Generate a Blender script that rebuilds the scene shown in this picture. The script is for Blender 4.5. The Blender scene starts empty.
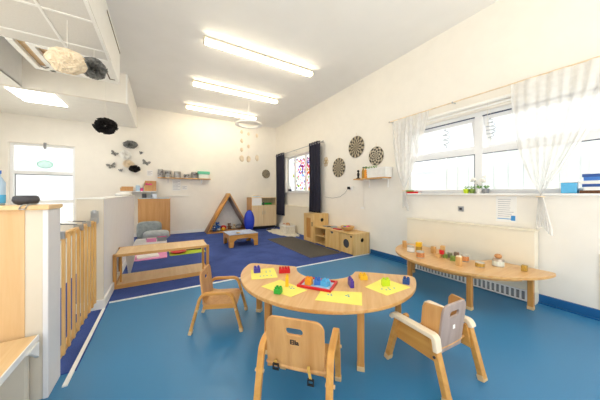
import bpy, bmesh, math, random
from mathutils import Vector, Matrix, Euler, noise
random.seed(7)
PI = math.pi
R = math.radians
sc = bpy.context.scene
COL = sc.collection

# ------------------------------------------------------------------ materials
def lin(h):
    h = h.lstrip('#')
    v = [int(h[i:i+2], 16)/255 for i in (0, 2, 4)]
    return tuple(x/12.92 if x <= .04045 else ((x+.055)/1.055)**2.4 for x in v) + (1,)

def base_mat(name):
    m = bpy.data.materials.new(name)
    m.use_nodes = True
    nt = m.node_tree
    return m, nt, nt.nodes['Principled BSDF']

def N(nt, t, **kw):
    n = nt.nodes.new(t)
    for k, v in kw.items():
        if k in n.inputs: n.inputs[k].default_value = v
        else: setattr(n, k, v)
    return n

def plain(name, col, rough=.5, var=.06, scale=30, metal=0, bump=0, spec=.5):
    """procedural: two close tones mixed by noise, optional bump"""
    m, nt, b = base_mat(name)
    c = lin(col)
    tc = N(nt, 'ShaderNodeTexCoord')
    no = N(nt, 'ShaderNodeTexNoise', Scale=scale, Detail=4.0)
    nt.links.new(tc.outputs['Object'], no.inputs['Vector'])
    rp = N(nt, 'ShaderNodeValToRGB')
    rp.color_ramp.elements[0].color = tuple(x*(1-var) for x in c[:3]) + (1,)
    rp.color_ramp.elements[1].color = tuple(min(1, x*(1+var)) for x in c[:3]) + (1,)
    rp.color_ramp.elements[0].position = .3
    rp.color_ramp.elements[1].position = .7
    nt.links.new(no.outputs['Fac'], rp.inputs['Fac'])
    nt.links.new(rp.outputs['Color'], b.inputs['Base Color'])
    b.inputs['Roughness'].default_value = rough
    b.inputs['Metallic'].default_value = metal
    b.inputs['Specular IOR Level'].default_value = spec
    if bump:
        bp = N(nt, 'ShaderNodeBump', Strength=bump, Distance=.01)
        nt.links.new(no.outputs['Fac'], bp.inputs['Height'])
        nt.links.new(bp.outputs['Normal'], b.inputs['Normal'])
    return m

def wood(name, c1, c2, axis=0, rough=.38, scale=1.0):
    m, nt, b = base_mat(name)
    tc = N(nt, 'ShaderNodeTexCoord')
    mp = N(nt, 'ShaderNodeMapping')
    s = [22*scale]*3
    s[axis] = 1.6*scale
    mp.inputs['Scale'].default_value = s
    nt.links.new(tc.outputs['Object'], mp.inputs['Vector'])
    no = N(nt, 'ShaderNodeTexNoise', Scale=1.0, Detail=6.0, Roughness=.6, Distortion=.6)
    nt.links.new(mp.outputs['Vector'], no.inputs['Vector'])
    rp = N(nt, 'ShaderNodeValToRGB')
    rp.color_ramp.elements[0].color = lin(c1)
    rp.color_ramp.elements[1].color = lin(c2)
    rp.color_ramp.elements[0].position = .32
    rp.color_ramp.elements[1].position = .68
    nt.links.new(no.outputs['Fac'], rp.inputs['Fac'])
    nt.links.new(rp.outputs['Color'], b.inputs['Base Color'])
    b.inputs['Roughness'].default_value = rough
    return m

def emit(name, col, strength):
    m, nt, b = base_mat(name)
    b.inputs['Base Color'].default_value = lin(col)
    b.inputs['Emission Color'].default_value = lin(col)
    b.inputs['Emission Strength'].default_value = strength
    return m

M = {}
M['wall'] = plain('wall_paint', '#f1ece3', .75, .015, 6, bump=.02)
M['ceiling'] = plain('ceiling_paint', '#f1f0ee', .8, .015, 3)
M['white'] = plain('white_paint', '#f5f4f0', .45, .02, 8)
M['white_gloss'] = plain('white_gloss', '#f4f3f1', .3, .01, 8)
M['upvc'] = plain('white_upvc', '#f2f3f5', .3, .01, 8)
M['partition'] = plain('partition_paint', '#e6e4e6', .5, .02, 9)
M['cream_panel'] = plain('cream_panel', '#ddd3c2', .5, .02, 9)
M['rad'] = plain('radiator_cream', '#efe6d2', .55, .015, 6)
M['beech'] = wood('beech_x', '#c98f4a', '#dcae6c', 0)
M['beech_y'] = wood('beech_y', '#c98f4a', '#dcae6c', 1)
M['beech_z'] = wood('beech_z', '#b97c38', '#cf9850', 2)
M['pine'] = wood('pine_z', '#c98d3a', '#dca552', 2)
M['pine_x'] = wood('pine_x', '#c58538', '#d9a050', 0)
M['grille_mesh'] = plain('grille_mesh', '#96989a', .6)
M['tan_board'] = wood('tan_board', '#d6ae7a', '#dfbb8b', 2)
M['desk_wood'] = wood('desk_wood', '#dfba86', '#ebcd9f', 1)
M['label_grey'] = plain('grey_print', '#a5a2a0', .5, .55, 45)
M['gate_wood'] = wood('gate_wood', '#d7a356', '#ebc182', 2)
M['pale_birch'] = wood('pale_birch', '#e2c69a', '#ecd6b0', 2)
M['maple'] = wood('maple_top', '#d3a268', '#e2ba86', 0, .3)
M['birch'] = wood('birch_z', '#dab06a', '#e7c68c', 2)
M['orange_beech'] = wood('orange_beech', '#c08a4e', '#cf9c62', 2)
M['ply_edge'] = plain('ply_edge', '#c08c4c', .5, .2, 60)
M['chair_wood'] = wood('chair_wood', '#c08a4e', '#d2a064', 2)
M['chair_frame'] = wood('chair_frame', '#c68b40', '#d8a356', 0)
M['pale_cap'] = plain('pale_plastic_cap', '#d9b98a', .5)
M['sleeve'] = plain('cream_arm_sleeve', '#efdfc4', .45, .03, 12)
M['grey_wood'] = wood('greyed_wood', '#a08d84', '#b3a198', 2)  # greyed wood tone; on the chair back it stands for shade
M['black'] = plain('black_plastic', '#15161a', .5)
M['black_soft'] = plain('black_tissue', '#2a2625', .85, .5, 14)
M['grey_soft'] = plain('grey_tissue', '#8c8b88', .85, .5, 22)
M['cream_soft'] = plain('cream_tissue', '#f0dfc4', .9, .06, 10)
M['tan_soft'] = plain('tan_tissue', '#e6d2b4', .9, .15, 14)
M['string'] = plain('white_string', '#e8e4dc', .8)
M['dark_grey'] = plain('dark_grey', '#45444a', .5)
M['mid_grey'] = plain('mid_grey', '#8d8f92', .6)
M['steel'] = plain('steel', '#b9bcc0', .3, .03, 20, metal=.9)
M['red'] = plain('red_plastic', '#d01a24', .3, .03)
M['green'] = plain('green_plastic', '#2fae3e', .3, .03)
M['lime'] = plain('lime_plastic', '#c6e02a', .3, .03)
M['yellow'] = plain('yellow_plastic', '#f3c128', .3, .03)
M['orange'] = plain('orange_plastic', '#f2a12c', .35, .03)
M['purple'] = plain('purple_plastic', '#4a3fa8', .3, .03)
M['purple2'] = plain('violet_plastic', '#523a9c', .3, .03)
M['navy_brick'] = plain('navy_plastic', '#1f4c94', .3, .03)
M['sky_blue'] = plain('sky_blue_plastic', '#5cb6e6', .25, .05)
M['mid_blue'] = plain('mid_blue_plastic', '#3a76c8', .3, .05)
M['blue_bag'] = plain('royal_blue_cloth', '#2a46c8', .5, .08, 8)
M['pink'] = plain('pink_card', '#ee9ccb', .7, .1, 9)
M['hot_pink'] = plain('hot_pink_petals', '#e64a94', .7, .15, 20)
M['yellow_paper'] = plain('yellow_paper', '#f6ea72', .75, .02, 10)
M['white_paper'] = plain('white_paper', '#f0efec', .8, .02, 10)
M['blue_ink'] = plain('blue_ink', '#4f9fb8', .8)
M['ink'] = plain('grey_ink', '#b6b7bc', .8)
M['blue_print'] = plain('blue_print', '#3d8fd0', .8)
M['teal'] = plain('teal_lid', '#6cc9a2', .4, .05)
M['clear_tub'] = plain('frosted_tub', '#e2e8de', .35, .04)
M['tin'] = plain('tin_metal', '#c9c4bb', .28, .05, 20, metal=.6)
M['label_dark'] = plain('dark_print', '#56505a', .6, .7, 90)
M['label_orange'] = plain('copper_print', '#d08a52', .6, .3, 60)
M['label_olive'] = plain('gold_print', '#b8923c', .4, .3, 50)
M['block_wood'] = wood('block_wood', '#cc9a5a', '#dfb679', 2, .5, 2)
M['block_dark'] = plain('walnut_block', '#7a6350', .6, .2, 30)
M['block_green'] = plain('green_block', '#7d9440', .6, .15, 30)
M['block_grey'] = plain('grey_green_block', '#84846a', .6, .2, 30)
M['navy_cloth'] = plain('navy_curtain', '#17152c', .7, .15, 25)
M['grey_cloth'] = plain('grey_cloth', '#8f9799', .9, .22, 14, bump=.3)
M['grey_cushion'] = plain('pale_grey_cushion', '#a9afb4', .9, .15, 14, bump=.2)
M['blue_cloth'] = plain('pale_blue_cloth', '#aab4cc', .9, .22, 22, bump=.3)
M['cloth_white'] = plain('white_cloth', '#f3f1ec', .9, .04, 12)
M['pale_blue'] = plain('pale_blue_paper', '#b4cde2', .7, .08, 8)
M['rug'] = plain('rug_grey_brown', '#55504a', .95, .4, 160, bump=.5)
M['mat_white'] = plain('cream_mat', '#e3dccd', .9, .15, 30)
M['leaf'] = plain('leaf', '#6fa050', .6, .2, 20)
M['brown'] = plain('brown_fur', '#6a4630', .9, .2, 40)
M['ball_brown'] = plain('ball_brown', '#c08a58', .7, .1, 20)
M['rust'] = plain('rust_ball', '#b0603a', .7, .1, 20)
M['blue_skirt'] = plain('blue_skirting', '#155d96', .35, .04, 10)
M['outside'] = plain('outside_white', '#d5dade', .8, .02, 4)
M['outside_grey'] = plain('outside_grey', '#b9c0c8', .8, .05, 4)
M['bounce_ground'] = plain('pale_bounce', '#e2ddd2', .9, .06, 4)  # pale ground colour chosen to bounce sunlight onto the ceiling
M['gasket'] = plain('dark_gasket', '#3c4560', .6)
M['shadow_gap'] = plain('dark_slot', '#5b4a38', .7)
M['grid_bar'] = plain('grid_bar', '#f2f1ee', .5, .01)
M['tile'] = plain('ceiling_tile', '#dedbd6', .85, .03, 60)
M['lamp_body'] = plain('lamp_body', '#e6dfcc', .5, .02)
M['tube'] = emit('lit_diffuser', '#fff1d4', 9.0)
M['led'] = emit('lit_panel', '#fffdf6', 7.0)

def vinyl():
    m, nt, b = base_mat('blue_vinyl')
    tc = N(nt, 'ShaderNodeTexCoord')
    n1 = N(nt, 'ShaderNodeTexNoise', Scale=260.0, Detail=2.0)
    n2 = N(nt, 'ShaderNodeTexNoise', Scale=1.3, Detail=3.0)
    nt.links.new(tc.outputs['Object'], n1.inputs['Vector'])
    nt.links.new(tc.outputs['Object'], n2.inputs['Vector'])
    r1 = N(nt, 'ShaderNodeValToRGB')
    r1.color_ramp.elements[0].color = lin('#3078aa'); r1.color_ramp.elements[0].position = .35
    r1.color_ramp.elements[1].color = lin('#428dbc'); r1.color_ramp.elements[1].position = .68
    nt.links.new(n1.outputs['Fac'], r1.inputs['Fac'])
    mx = N(nt, 'ShaderNodeMixRGB', blend_type='MULTIPLY')
    r2 = N(nt, 'ShaderNodeValToRGB')
    r2.color_ramp.elements[0].color = (.85, .87, .9, 1)
    r2.color_ramp.elements[1].color = (1, 1, 1, 1)
    nt.links.new(n2.outputs['Fac'], r2.inputs['Fac'])
    mx.inputs[0].default_value = 1
    nt.links.new(r1.outputs['Color'], mx.inputs[1]); nt.links.new(r2.outputs['Color'], mx.inputs[2])
    nt.links.new(mx.outputs['Color'], b.inputs['Base Color'])
    b.inputs['Roughness'].default_value = .36
    bp = N(nt, 'ShaderNodeBump', Strength=.08, Distance=.004)
    nt.links.new(n1.outputs['Fac'], bp.inputs['Height']); nt.links.new(bp.outputs['Normal'], b.inputs['Normal'])
    return m
M['vinyl'] = vinyl()

def carpet_mat():
    m, nt, b = base_mat('blue_carpet')
    tc = N(nt, 'ShaderNodeTexCoord')
    n1 = N(nt, 'ShaderNodeTexNoise', Scale=180.0, Detail=3.0)
    n2 = N(nt, 'ShaderNodeTexNoise', Scale=3.0, Detail=3.0)
    ad = N(nt, 'ShaderNodeMath', operation='ADD')
    nt.links.new(tc.outputs['Object'], n1.inputs['Vector']); nt.links.new(tc.outputs['Object'], n2.inputs['Vector'])
    ml = N(nt, 'ShaderNodeMath', operation='MULTIPLY'); ml.inputs[1].default_value = .5
    nt.links.new(n1.outputs['Fac'], ad.inputs[0]); nt.links.new(n2.outputs['Fac'], ad.inputs[1])
    nt.links.new(ad.outputs[0], ml.inputs[0])
    r1 = N(nt, 'ShaderNodeValToRGB')
    r1.color_ramp.elements[0].color = lin('#253d7c'); r1.color_ramp.elements[0].position = .35
    r1.color_ramp.elements[1].color = lin('#3f58a4'); r1.color_ramp.elements[1].position = .65
    nt.links.new(ml.outputs[0], r1.inputs['Fac']); nt.links.new(r1.outputs['Color'], b.inputs['Base Color'])
    b.inputs['Roughness'].default_value = .95
    bp = N(nt, 'ShaderNodeBump', Strength=.5, Distance=.01)
    nt.links.new(n1.outputs['Fac'], bp.inputs['Height']); nt.links.new(bp.outputs['Normal'], b.inputs['Normal'])
    return m
M['carpet'] = carpet_mat()

def glass_mat():
    m = bpy.data.materials.new('window_glass'); m.use_nodes = True
    nt = m.node_tree; nt.nodes.clear()
    o = N(nt, 'ShaderNodeOutputMaterial'); mx = N(nt, 'ShaderNodeMixShader'); mx.inputs[0].default_value = .05
    t = N(nt, 'ShaderNodeBsdfTransparent'); g = N(nt, 'ShaderNodeBsdfGlossy', Roughness=.02)
    t.inputs[0].default_value = (.97, .985, .98, 1)
    nt.links.new(t.outputs[0], mx.inputs[1]); nt.links.new(g.outputs[0], mx.inputs[2]); nt.links.new(mx.outputs[0], o.inputs[0])
    return m
M['glass'] = glass_mat()

def sheer(name, col, clear):
    m = bpy.data.materials.new(name); m.use_nodes = True
    nt = m.node_tree; nt.nodes.clear()
    o = N(nt, 'ShaderNodeOutputMaterial'); mx = N(nt, 'ShaderNodeMixShader'); m2 = N(nt, 'ShaderNodeMixShader')
    t = N(nt, 'ShaderNodeBsdfTransparent'); d = N(nt, 'ShaderNodeBsdfDiffuse'); l = N(nt, 'ShaderNodeBsdfTranslucent')
    d.inputs[0].default_value = lin(col); l.inputs[0].default_value = lin(col)
    m2.inputs[0].default_value = .2
    tc = N(nt, 'ShaderNodeTexCoord'); no = N(nt, 'ShaderNodeTexNoise', Scale=18.0)
    mr = N(nt, 'ShaderNodeMapRange'); mr.inputs['To Min'].default_value = clear-.1; mr.inputs['To Max'].default_value = clear+.1
    nt.links.new(tc.outputs['Object'], no.inputs['Vector']); nt.links.new(no.outputs['Fac'], mr.inputs['Value'])
    nt.links.new(mr.outputs[0], mx.inputs[0])
    nt.links.new(d.outputs[0], m2.inputs[1]); nt.links.new(l.outputs[0], m2.inputs[2])
    nt.links.new(m2.outputs[0], mx.inputs[1]); nt.links.new(t.outputs[0], mx.inputs[2]); nt.links.new(mx.outputs[0], o.inputs[0])
    return m
M['sheer'] = sheer('sheer_white', '#efeeec', .36)
M['tint_glass'] = sheer('green_tinted_glass', '#a9dccb', .6)

def fan_mat(name, dark, light, spokes, rings):
    """woven disc: dark/light radial and ring pattern around the local X axis"""
    m, nt, b = base_mat(name)
    tc = N(nt, 'ShaderNodeTexCoord'); sp = N(nt, 'ShaderNodeSeparateXYZ')
    nt.links.new(tc.outputs['Object'], sp.inputs[0])
    at = N(nt, 'ShaderNodeMath', operation='ARCTAN2')
    nt.links.new(sp.outputs['Y'], at.inputs[0]); nt.links.new(sp.outputs['Z'], at.inputs[1])
    vl = N(nt, 'ShaderNodeVectorMath', operation='LENGTH'); nt.links.new(tc.outputs['Object'], vl.inputs[0])
    a1 = N(nt, 'ShaderNodeMath', operation='MULTIPLY'); a1.inputs[1].default_value = spokes; nt.links.new(at.outputs[0], a1.inputs[0])
    r1 = N(nt, 'ShaderNodeMath', operation='MULTIPLY'); r1.inputs[1].default_value = rings; nt.links.new(vl.outputs['Value'], r1.inputs[0])
    s1 = N(nt, 'ShaderNodeMath', operation='SINE'); nt.links.new(a1.outputs[0], s1.inputs[0])
    s2 = N(nt, 'ShaderNodeMath', operation='SINE'); nt.links.new(r1.outputs[0], s2.inputs[0])
    mu = N(nt, 'ShaderNodeMath', operation='MULTIPLY'); nt.links.new(s1.outputs[0], mu.inputs[0]); nt.links.new(s2.outputs[0], mu.inputs[1])
    mr = N(nt, 'ShaderNodeMapRange'); mr.inputs['From Min'].default_value = -.5; mr.inputs['From Max'].default_value = .5
    nt.links.new(mu.outputs[0], mr.inputs['Value'])
    rp = N(nt, 'ShaderNodeValToRGB'); rp.color_ramp.elements[0].color = lin(dark); rp.color_ramp.elements[1].color = lin(light)
    nt.links.new(mr.outputs[0], rp.inputs['Fac']); nt.links.new(rp.outputs['Color'], b.inputs['Base Color'])
    b.inputs['Roughness'].default_value = .85
    return m
M['fan_radial'] = fan_mat('woven_radial', '#403a32', '#b8ab92', 13, 40)
M['fan_ring'] = fan_mat('woven_rings', '#2c2926', '#cdc2ac', 8, 88)

# ------------------------------------------------------------------ mesh helpers
def rotm(rx=0, ry=0, rz=0): return Euler((rx, ry, rz)).to_matrix().to_4x4()

class MB:
    def __init__(s): s.bm = bmesh.new(); s.mi = 0
    def _add(s, bm2, mat=None):
        if mat is not None: bm2.transform(mat)
        for f in bm2.faces: f.material_index = s.mi
        me = bpy.data.meshes.new('t'); bm2.to_mesh(me); bm2.free()
        s.bm.from_mesh(me); bpy.data.meshes.remove(me); return s
    def mat(s, i): s.mi = i; return s
    def box(s, x0, x1, y0, y1, z0, z1, rot=None):
        b = bmesh.new(); bmesh.ops.create_cube(b, size=1)
        b.transform(Matrix.Diagonal((x1-x0, y1-y0, z1-z0, 1)))
        if rot is not None: b.transform(rot)
        return s._add(b, Matrix.Translation(((x0+x1)/2, (y0+y1)/2, (z0+z1)/2)))
    def cyl(s, p0, p1, r, r2=None, seg=20):
        p0, p1 = Vector(p0), Vector(p1); d = p1-p0
        b = bmesh.new(); bmesh.ops.create_cone(b, cap_ends=True, segments=seg, radius1=r, radius2=r if r2 is None else r2, depth=d.length)
        q = Vector((0, 0, 1)).rotation_difference(d).to_matrix().to_4x4()
        return s._add(b, Matrix.Translation((p0+p1)/2) @ q)
    def ball(s, c, r, sub=3, rot=None, rough=0, freq=4):
        b = bmesh.new(); bmesh.ops.create_icosphere(b, subdivisions=sub, radius=1)
        if rough:
            for v in b.verts: v.co *= 1 + rough*noise.noise(v.co*freq + Vector(c)*5)
        rr = r if hasattr(r, '__len__') else (r, r, r)
        b.transform(Matrix.Diagonal((*rr, 1)))
        if rot is not None: b.transform(rot)
        return s._add(b, Matrix.Translation(c))
    def lathe(s, prof, c=(0, 0, 0), seg=32):
        b = bmesh.new(); rings = []
        for r, z in prof:
            rings.append([b.verts.new((max(r, 1e-4)*math.cos(2*PI*i/seg), max(r, 1e-4)*math.sin(2*PI*i/seg), z)) for i in range(seg)])
        for a, q in zip(rings, rings[1:]):
            for i in range(seg): b.faces.new((a[i], a[(i+1) % seg], q[(i+1) % seg], q[i]))
        if prof[0][0] > 1e-3: b.faces.new(rings[0][::-1])
        if prof[-1][0] > 1e-3: b.faces.new(rings[-1])
        return s._add(b, Matrix.Translation(c))
    def sweep(s, pts, w, t, side=(0, 1, 0), round_=False, seg=8):
        """bar of section w (along side) x t swept along pts"""
        b = bmesh.new(); pts = [Vector(p) for p in pts]; rings = []; side = Vector(side)
        for i, p in enumerate(pts):
            d = (pts[min(i+1, len(pts)-1)] - pts[max(i-1, 0)]).normalized()
            u = (side - d*side.dot(d))
            if u.length < 1e-4: u = d.orthogonal()
            u.normalize(); n = d.cross(u)
            if round_:
                rings.append([b.verts.new(p + u*math.cos(2*PI*k/seg)*w/2 + n*math.sin(2*PI*k/seg)*t/2) for k in range(seg)])
            else:
                rings.append([b.verts.new(p + u*a*w/2 + n*c*t/2) for a, c in ((-1, -1), (1, -1), (1, 1), (-1, 1))])
        k = len(rings[0])
        for a, q in zip(rings, rings[1:]):
            for i in range(k): b.faces.new((a[i], a[(i+1) % k], q[(i+1) % k], q[i]))
        b.faces.new(rings[0][::-1]); b.faces.new(rings[-1])
        return s._add(b)
    def tube(s, pts, r, seg=8): return s.sweep(pts, 2*r, 2*r, side=(.31, .5, .8), round_=True, seg=seg)
    def grid(s, fn, nu, nv):
        b = bmesh.new(); g = [[b.verts.new(fn(i/nu, j/nv)) for j in range(nv+1)] for i in range(nu+1)]
        for i in range(nu):
            for j in range(nv): b.faces.new((g[i][j], g[i+1][j], g[i+1][j+1], g[i][j+1]))
        return s._add(b)
    def plate(s, outer, holes=(), t=.02, bevel=.003, mat=None):
        """flat plate in local XY from closed outlines (real holes), thickness t from z=0 up"""
        cu = bpy.data.curves.new('c', 'CURVE'); cu.dimensions = '2D'; cu.fill_mode = 'BOTH'
        cu.extrude = t/2 - bevel; cu.bevel_depth = bevel; cu.bevel_resolution = 1; cu.offset = -bevel
        for o in (outer, *holes):
            sp = cu.splines.new('POLY'); sp.points.add(len(o)-1); sp.use_cyclic_u = True
            for i, (x, y) in enumerate(o): sp.points[i].co = (x, y, 0, 1)
        ob = bpy.data.objects.new('c', cu); COL.objects.link(ob)
        dg = bpy.context.evaluated_depsgraph_get(); me = bpy.data.meshes.new_from_object(ob.evaluated_get(dg))
        b = bmesh.new(); b.from_mesh(me); bmesh.ops.remove_doubles(b, verts=b.verts, dist=1e-5)
        b.transform(Matrix.Translation((0, 0, t/2)))
        bpy.data.objects.remove(ob); bpy.data.curves.remove(cu); bpy.data.meshes.remove(me)
        return s._add(b, mat)
    def text(s, body, size, mat):
        cu = bpy.data.curves.new('t', 'FONT'); cu.body = body; cu.size = size; cu.extrude = .0004; cu.offset = .0012; cu.align_x = 'CENTER'; cu.align_y = 'CENTER'
        ob = bpy.data.objects.new('t', cu); COL.objects.link(ob)
        dg = bpy.context.evaluated_depsgraph_get(); me = bpy.data.meshes.new_from_object(ob.evaluated_get(dg))
        b = bmesh.new(); b.from_mesh(me)
        bpy.data.objects.remove(ob); bpy.data.curves.remove(cu); bpy.data.meshes.remove(me)
        return s._add(b, mat)
    def build(s, name, mats, parent=None, loc=(0, 0, 0), smooth=False, bevel=0, rz=0):
        me = bpy.data.meshes.new(name); bmesh.ops.recalc_face_normals(s.bm, faces=s.bm.faces)
        s.bm.to_mesh(me); s.bm.free()
        for m in (mats if isinstance(mats, (list, tuple)) else [mats]): me.materials.append(M[m])
        if smooth:
            for p in me.polygons: p.use_smooth = True
        o = bpy.data.objects.new(name, me); COL.objects.link(o)
        if parent: o.parent = parent
        o.location = loc; o.rotation_euler.z = rz
        if bevel:
            bv = o.modifiers.new('bevel', 'BEVEL'); bv.width = bevel; bv.segments = 2; bv.limit_method = 'ANGLE'; bv.angle_limit = R(40)
        return o

def auto_smooth(o, ang=40):
    me = o.data; bm = bmesh.new(); bm.from_mesh(me)
    for e in bm.edges:
        e.smooth = not (len(e.link_faces) == 2 and e.calc_face_angle(0) > R(ang))
    for f in bm.faces: f.smooth = True
    bm.to_mesh(me); bm.free(); return o

def tag(o, label, cat, group=None, kind=None):
    o['label'] = label; o['category'] = cat
    if group: o['group'] = group
    if kind: o['kind'] = kind
    return o
def thing(name, label, cat, loc=(0, 0, 0), rz=0, group=None):
    o = bpy.data.objects.new(name, None); COL.objects.link(o)
    o.empty_display_size = .05; o.location = loc; o.rotation_euler.z = rz
    return tag(o, label, cat, group)
def struct(o, label=None, cat=None):
    o['kind'] = 'structure'
    if label: o['label'] = label
    if cat: o['category'] = cat
    return o
def copy_thing(o, loc, rz=None, label=None):
    c = o.copy(); COL.objects.link(c); c.location = loc
    if rz is not None: c.rotation_euler.z = rz
    if label: c['label'] = label
    for ch in [x for x in COL.objects if x.parent == o]:
        d = ch.copy(); COL.objects.link(d); d.parent = c
        for g in [x for x in COL.objects if x.parent == ch]:
            e = g.copy(); COL.objects.link(e); e.parent = d
    return c

def arcpts(cx, cy, r, a0, a1, n):
    return [(cx + r*math.cos(R(a0+(a1-a0)*i/n)), cy + r*math.sin(R(a0+(a1-a0)*i/n))) for i in range(n+1)]
def rrect(x0, x1, y0, y1, r, n=6):
    r = r if hasattr(r, '__len__') else (r,)*4
    return (arcpts(x1-r[0], y1-r[0], r[0], 0, 90, n) + arcpts(x0+r[1], y1-r[1], r[1], 90, 180, n)
            + arcpts(x0+r[2], y0+r[2], r[2], 180, 270, n) + arcpts(x1-r[3], y0+r[3], r[3], 270, 360, n))
def rpoly(pts, rad, n=6):
    """polyline in 3D with rounded corners"""
    pts = [Vector(p) for p in pts]; out = [pts[0]]
    for a, b, c in zip(pts, pts[1:], pts[2:]):
        p = b + (a-b).normalized()*rad; q = b + (c-b).normalized()*rad
        for i in range(n+1):
            t = i/n; out.append(p*(1-t)**2 + b*2*t*(1-t) + q*t*t)
    return out + [pts[-1]]

# ------------------------------------------------------------------ camera, world
W, YF, HC = 3.58, 7.776, 3.59
cam = bpy.data.objects.new('camera', bpy.data.cameras.new('camera')); COL.objects.link(cam)
cam.data.sensor_width = 36; cam.data.lens = 231.7/600*36; cam.data.clip_start = .05
cam.data.shift_y = -6.6/600
cam.location = (0, 0, 1.2); cam.rotation_euler = (PI/2, 0, -R(30.73))
sc.camera = cam
sc.view_settings.view_transform = 'Standard'; sc.view_settings.look = 'None'
sc.view_settings.exposure = 1.07; sc.view_settings.gamma = 1
wd = bpy.data.worlds.new('world'); sc.world = wd; wd.use_nodes = True
bg = wd.node_tree.nodes['Background']
bg.inputs[0].default_value = (.93, .97, 1, 1); bg.inputs[1].default_value = .8

sun = bpy.data.objects.new('sun', bpy.data.lights.new('sun', 'SUN')); COL.objects.link(sun)
sun.data.energy = 4.8; sun.data.angle = R(2); sun.data.color = (1, .96, .90)
sun.rotation_euler = (R(27), 0, 0)
# ------------------------------------------------------------------ setting
XL, YB = -3.6, -2.2            # left wall, end of the modelled floor behind the camera
CB = .006                      # carpet thickness
struct(MB().box(XL, W+.02, -.5, YF+.02, -.12, 0).build('floor', 'vinyl'), 'smooth speckled blue vinyl floor', 'floor')
c = MB().box(-.5, W, 3.262, YF, 0, CB).box(-1.1, -.5, 2.12, YF, 0, CB)
struct(c.build('floor_carpet', 'carpet'), 'dark blue carpet covering the far half of the room', 'carpet')
struct(MB().box(XL, -1.1, -.5, YF, 0, CB).build('floor_bounce', 'cream_panel'), 'unseen floor behind the half walls, made pale to bounce light up', 'floor')  # unseen floor, kept pale so it bounces light to the low ceiling
struct(MB().box(-.5, W, 3.236, 3.262, 0, CB+.003).build('trim_1', 'white'), 'pale joining strip along the front edge of the blue carpet', 'trim')
struct(MB().box(-.533, -.508, 1.98, 3.1, 0, CB+.003).build('trim_2', 'white'), 'pale joining strip below the wooden gate', 'trim')

# right wall with two window openings
W1 = (.30, 2.50, 1.2, 2.30)    # y0,y1,z0,z1 near window
W2 = (5.36, 6.98, 1.24, 2.40)  # far window with flower picture
T = .22
w = MB()
w.box(W, W+T, YB, W1[0], 0, HC).box(W, W+T, W1[0], W1[1], 0, W1[2]).box(W, W+T, W1[0], W1[1], W1[3], HC)
w.box(W, W+T, W1[1], W2[0], 0, HC).box(W, W+T, W2[0], W2[1], 0, W2[2]).box(W, W+T, W2[0], W2[1], W2[3], HC)
w.box(W, W+T, W2[1], YF+.2, 0, HC)
struct(w.build('wall_right', 'wall'), 'cream wall with two white windows', 'wall')
# far wall with tall window
W3 = (-2.96, -1.86, .43, 2.36)
w = MB()
w.box(XL, W3[0], YF, YF+T, 0, HC).box(W3[0], W3[1], YF, YF+T, 0, W3[2]).box(W3[0], W3[1], YF, YF+T, W3[3], HC).box(W3[1], W, YF, YF+T, 0, HC)
struct(w.build('wall_far', 'wall'), 'cream far wall above the blue carpet', 'wall')
W4 = (-.2, 5.0, .75, 2.75)  # unseen opening added to let light reach the low ceiling
w = MB().box(XL-.2, XL, -.5, W4[0], 0, HC).box(XL-.2, XL, W4[1], YF+.2, 0, HC).box(XL-.2, XL, W4[0], W4[1], 0, W4[2]).box(XL-.2, XL, W4[0], W4[1], W4[3], HC)
struct(w.build('wall_left', 'wall'), 'cream wall at the left side', 'wall')
struct(MB().box(XL-.2, W+T, YB, YF+T, HC, HC+.15).build('ceiling', 'ceiling'), 'off-white flat ceiling', 'ceiling')

# low ceiling on the left: tiled part, vent frame, open well, beam and plain part
XB, ZL = -.6, 3.0
low = MB()
low.box(XL, XB, YB, 4.03, ZL, ZL+.02)
struct(low.build('ceiling_tiles', 'tile'), 'low suspended grey tile ceiling at the left', 'ceiling')
g = MB()
for x in (-3.42, -2.82, -2.22, -1.62, -1.02): g.box(x-.012, x+.012, YB, 4.03, ZL-.006, ZL)
for y in (-1.6, -1, -.4, .2, .8, 1.4, 2.0, 2.6, 3.2, 3.8): g.box(XL, XB-.03, y-.012, y+.012, ZL-.0065, ZL)
struct(g.build('trim_3', 'grid_bar'), 'white grid bars of the suspended tile ceiling', 'trim')
f = MB().box(XB-.03, XB, YB, 4.79, ZL-.012, HC)
f.box(XB-.03, XB, 5.78, YF, ZL, HC)
struct(f.build('wall_bulkhead', 'white'), 'white upright face between the high and the low ceiling', 'wall')
struct(MB().box(XB, XB+.004, 3.75, 4.79, HC-.10, HC-.075).build('trim_6', 'shadow_gap'), 'thin dark joint at the top of the white bulkhead', 'trim')
struct(MB().box(XL, XB-.03, 5.774, 5.84, ZL-.002, HC).build('wall_beam', 'wall'), 'cream beam face across the ceiling well', 'wall')
struct(MB().box(-2.1, -2.04, 4.03, 5.78, ZL, HC).build('wall_well', 'white'), 'white side of the ceiling well', 'wall')
f = MB().box(XL, -2.04, 4.03, 5.78, ZL-.001, ZL+.02).box(XL, XB-.03, 5.78, YF, ZL-.001, ZL+.03)
struct(f.build('ceiling_low', 'white'), 'low white ceiling in front of the tall window', 'ceiling')
t = thing('ceiling_vent', 'white framed ceiling vent at the edge of the grey tiles beside two paper pompoms', 'vent', (0, 0, 0))
f = MB().box(-1.56, -1.5, 4.03, 4.79, ZL-.012, ZL+.03).box(-1.40, -1.34, 4.03, 4.79, ZL-.012, ZL+.03)
f.box(-1.5, XB-.03, 4.73, 4.79, ZL-.012, ZL+.03).box(-1.34, XB-.03, 4.03, 4.09, ZL-.012, ZL+.03).box(-.86, XB-.03, 4.09, 4.73, ZL-.012, ZL+.03)
f.build('frame', 'white', t)
MB().box(-1.5, -.62, 4.05, 4.77, ZL+.035, ZL+.05).build('backing', 'tan_board', t)['label'] = 'tan board inside the vent frame'
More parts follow.
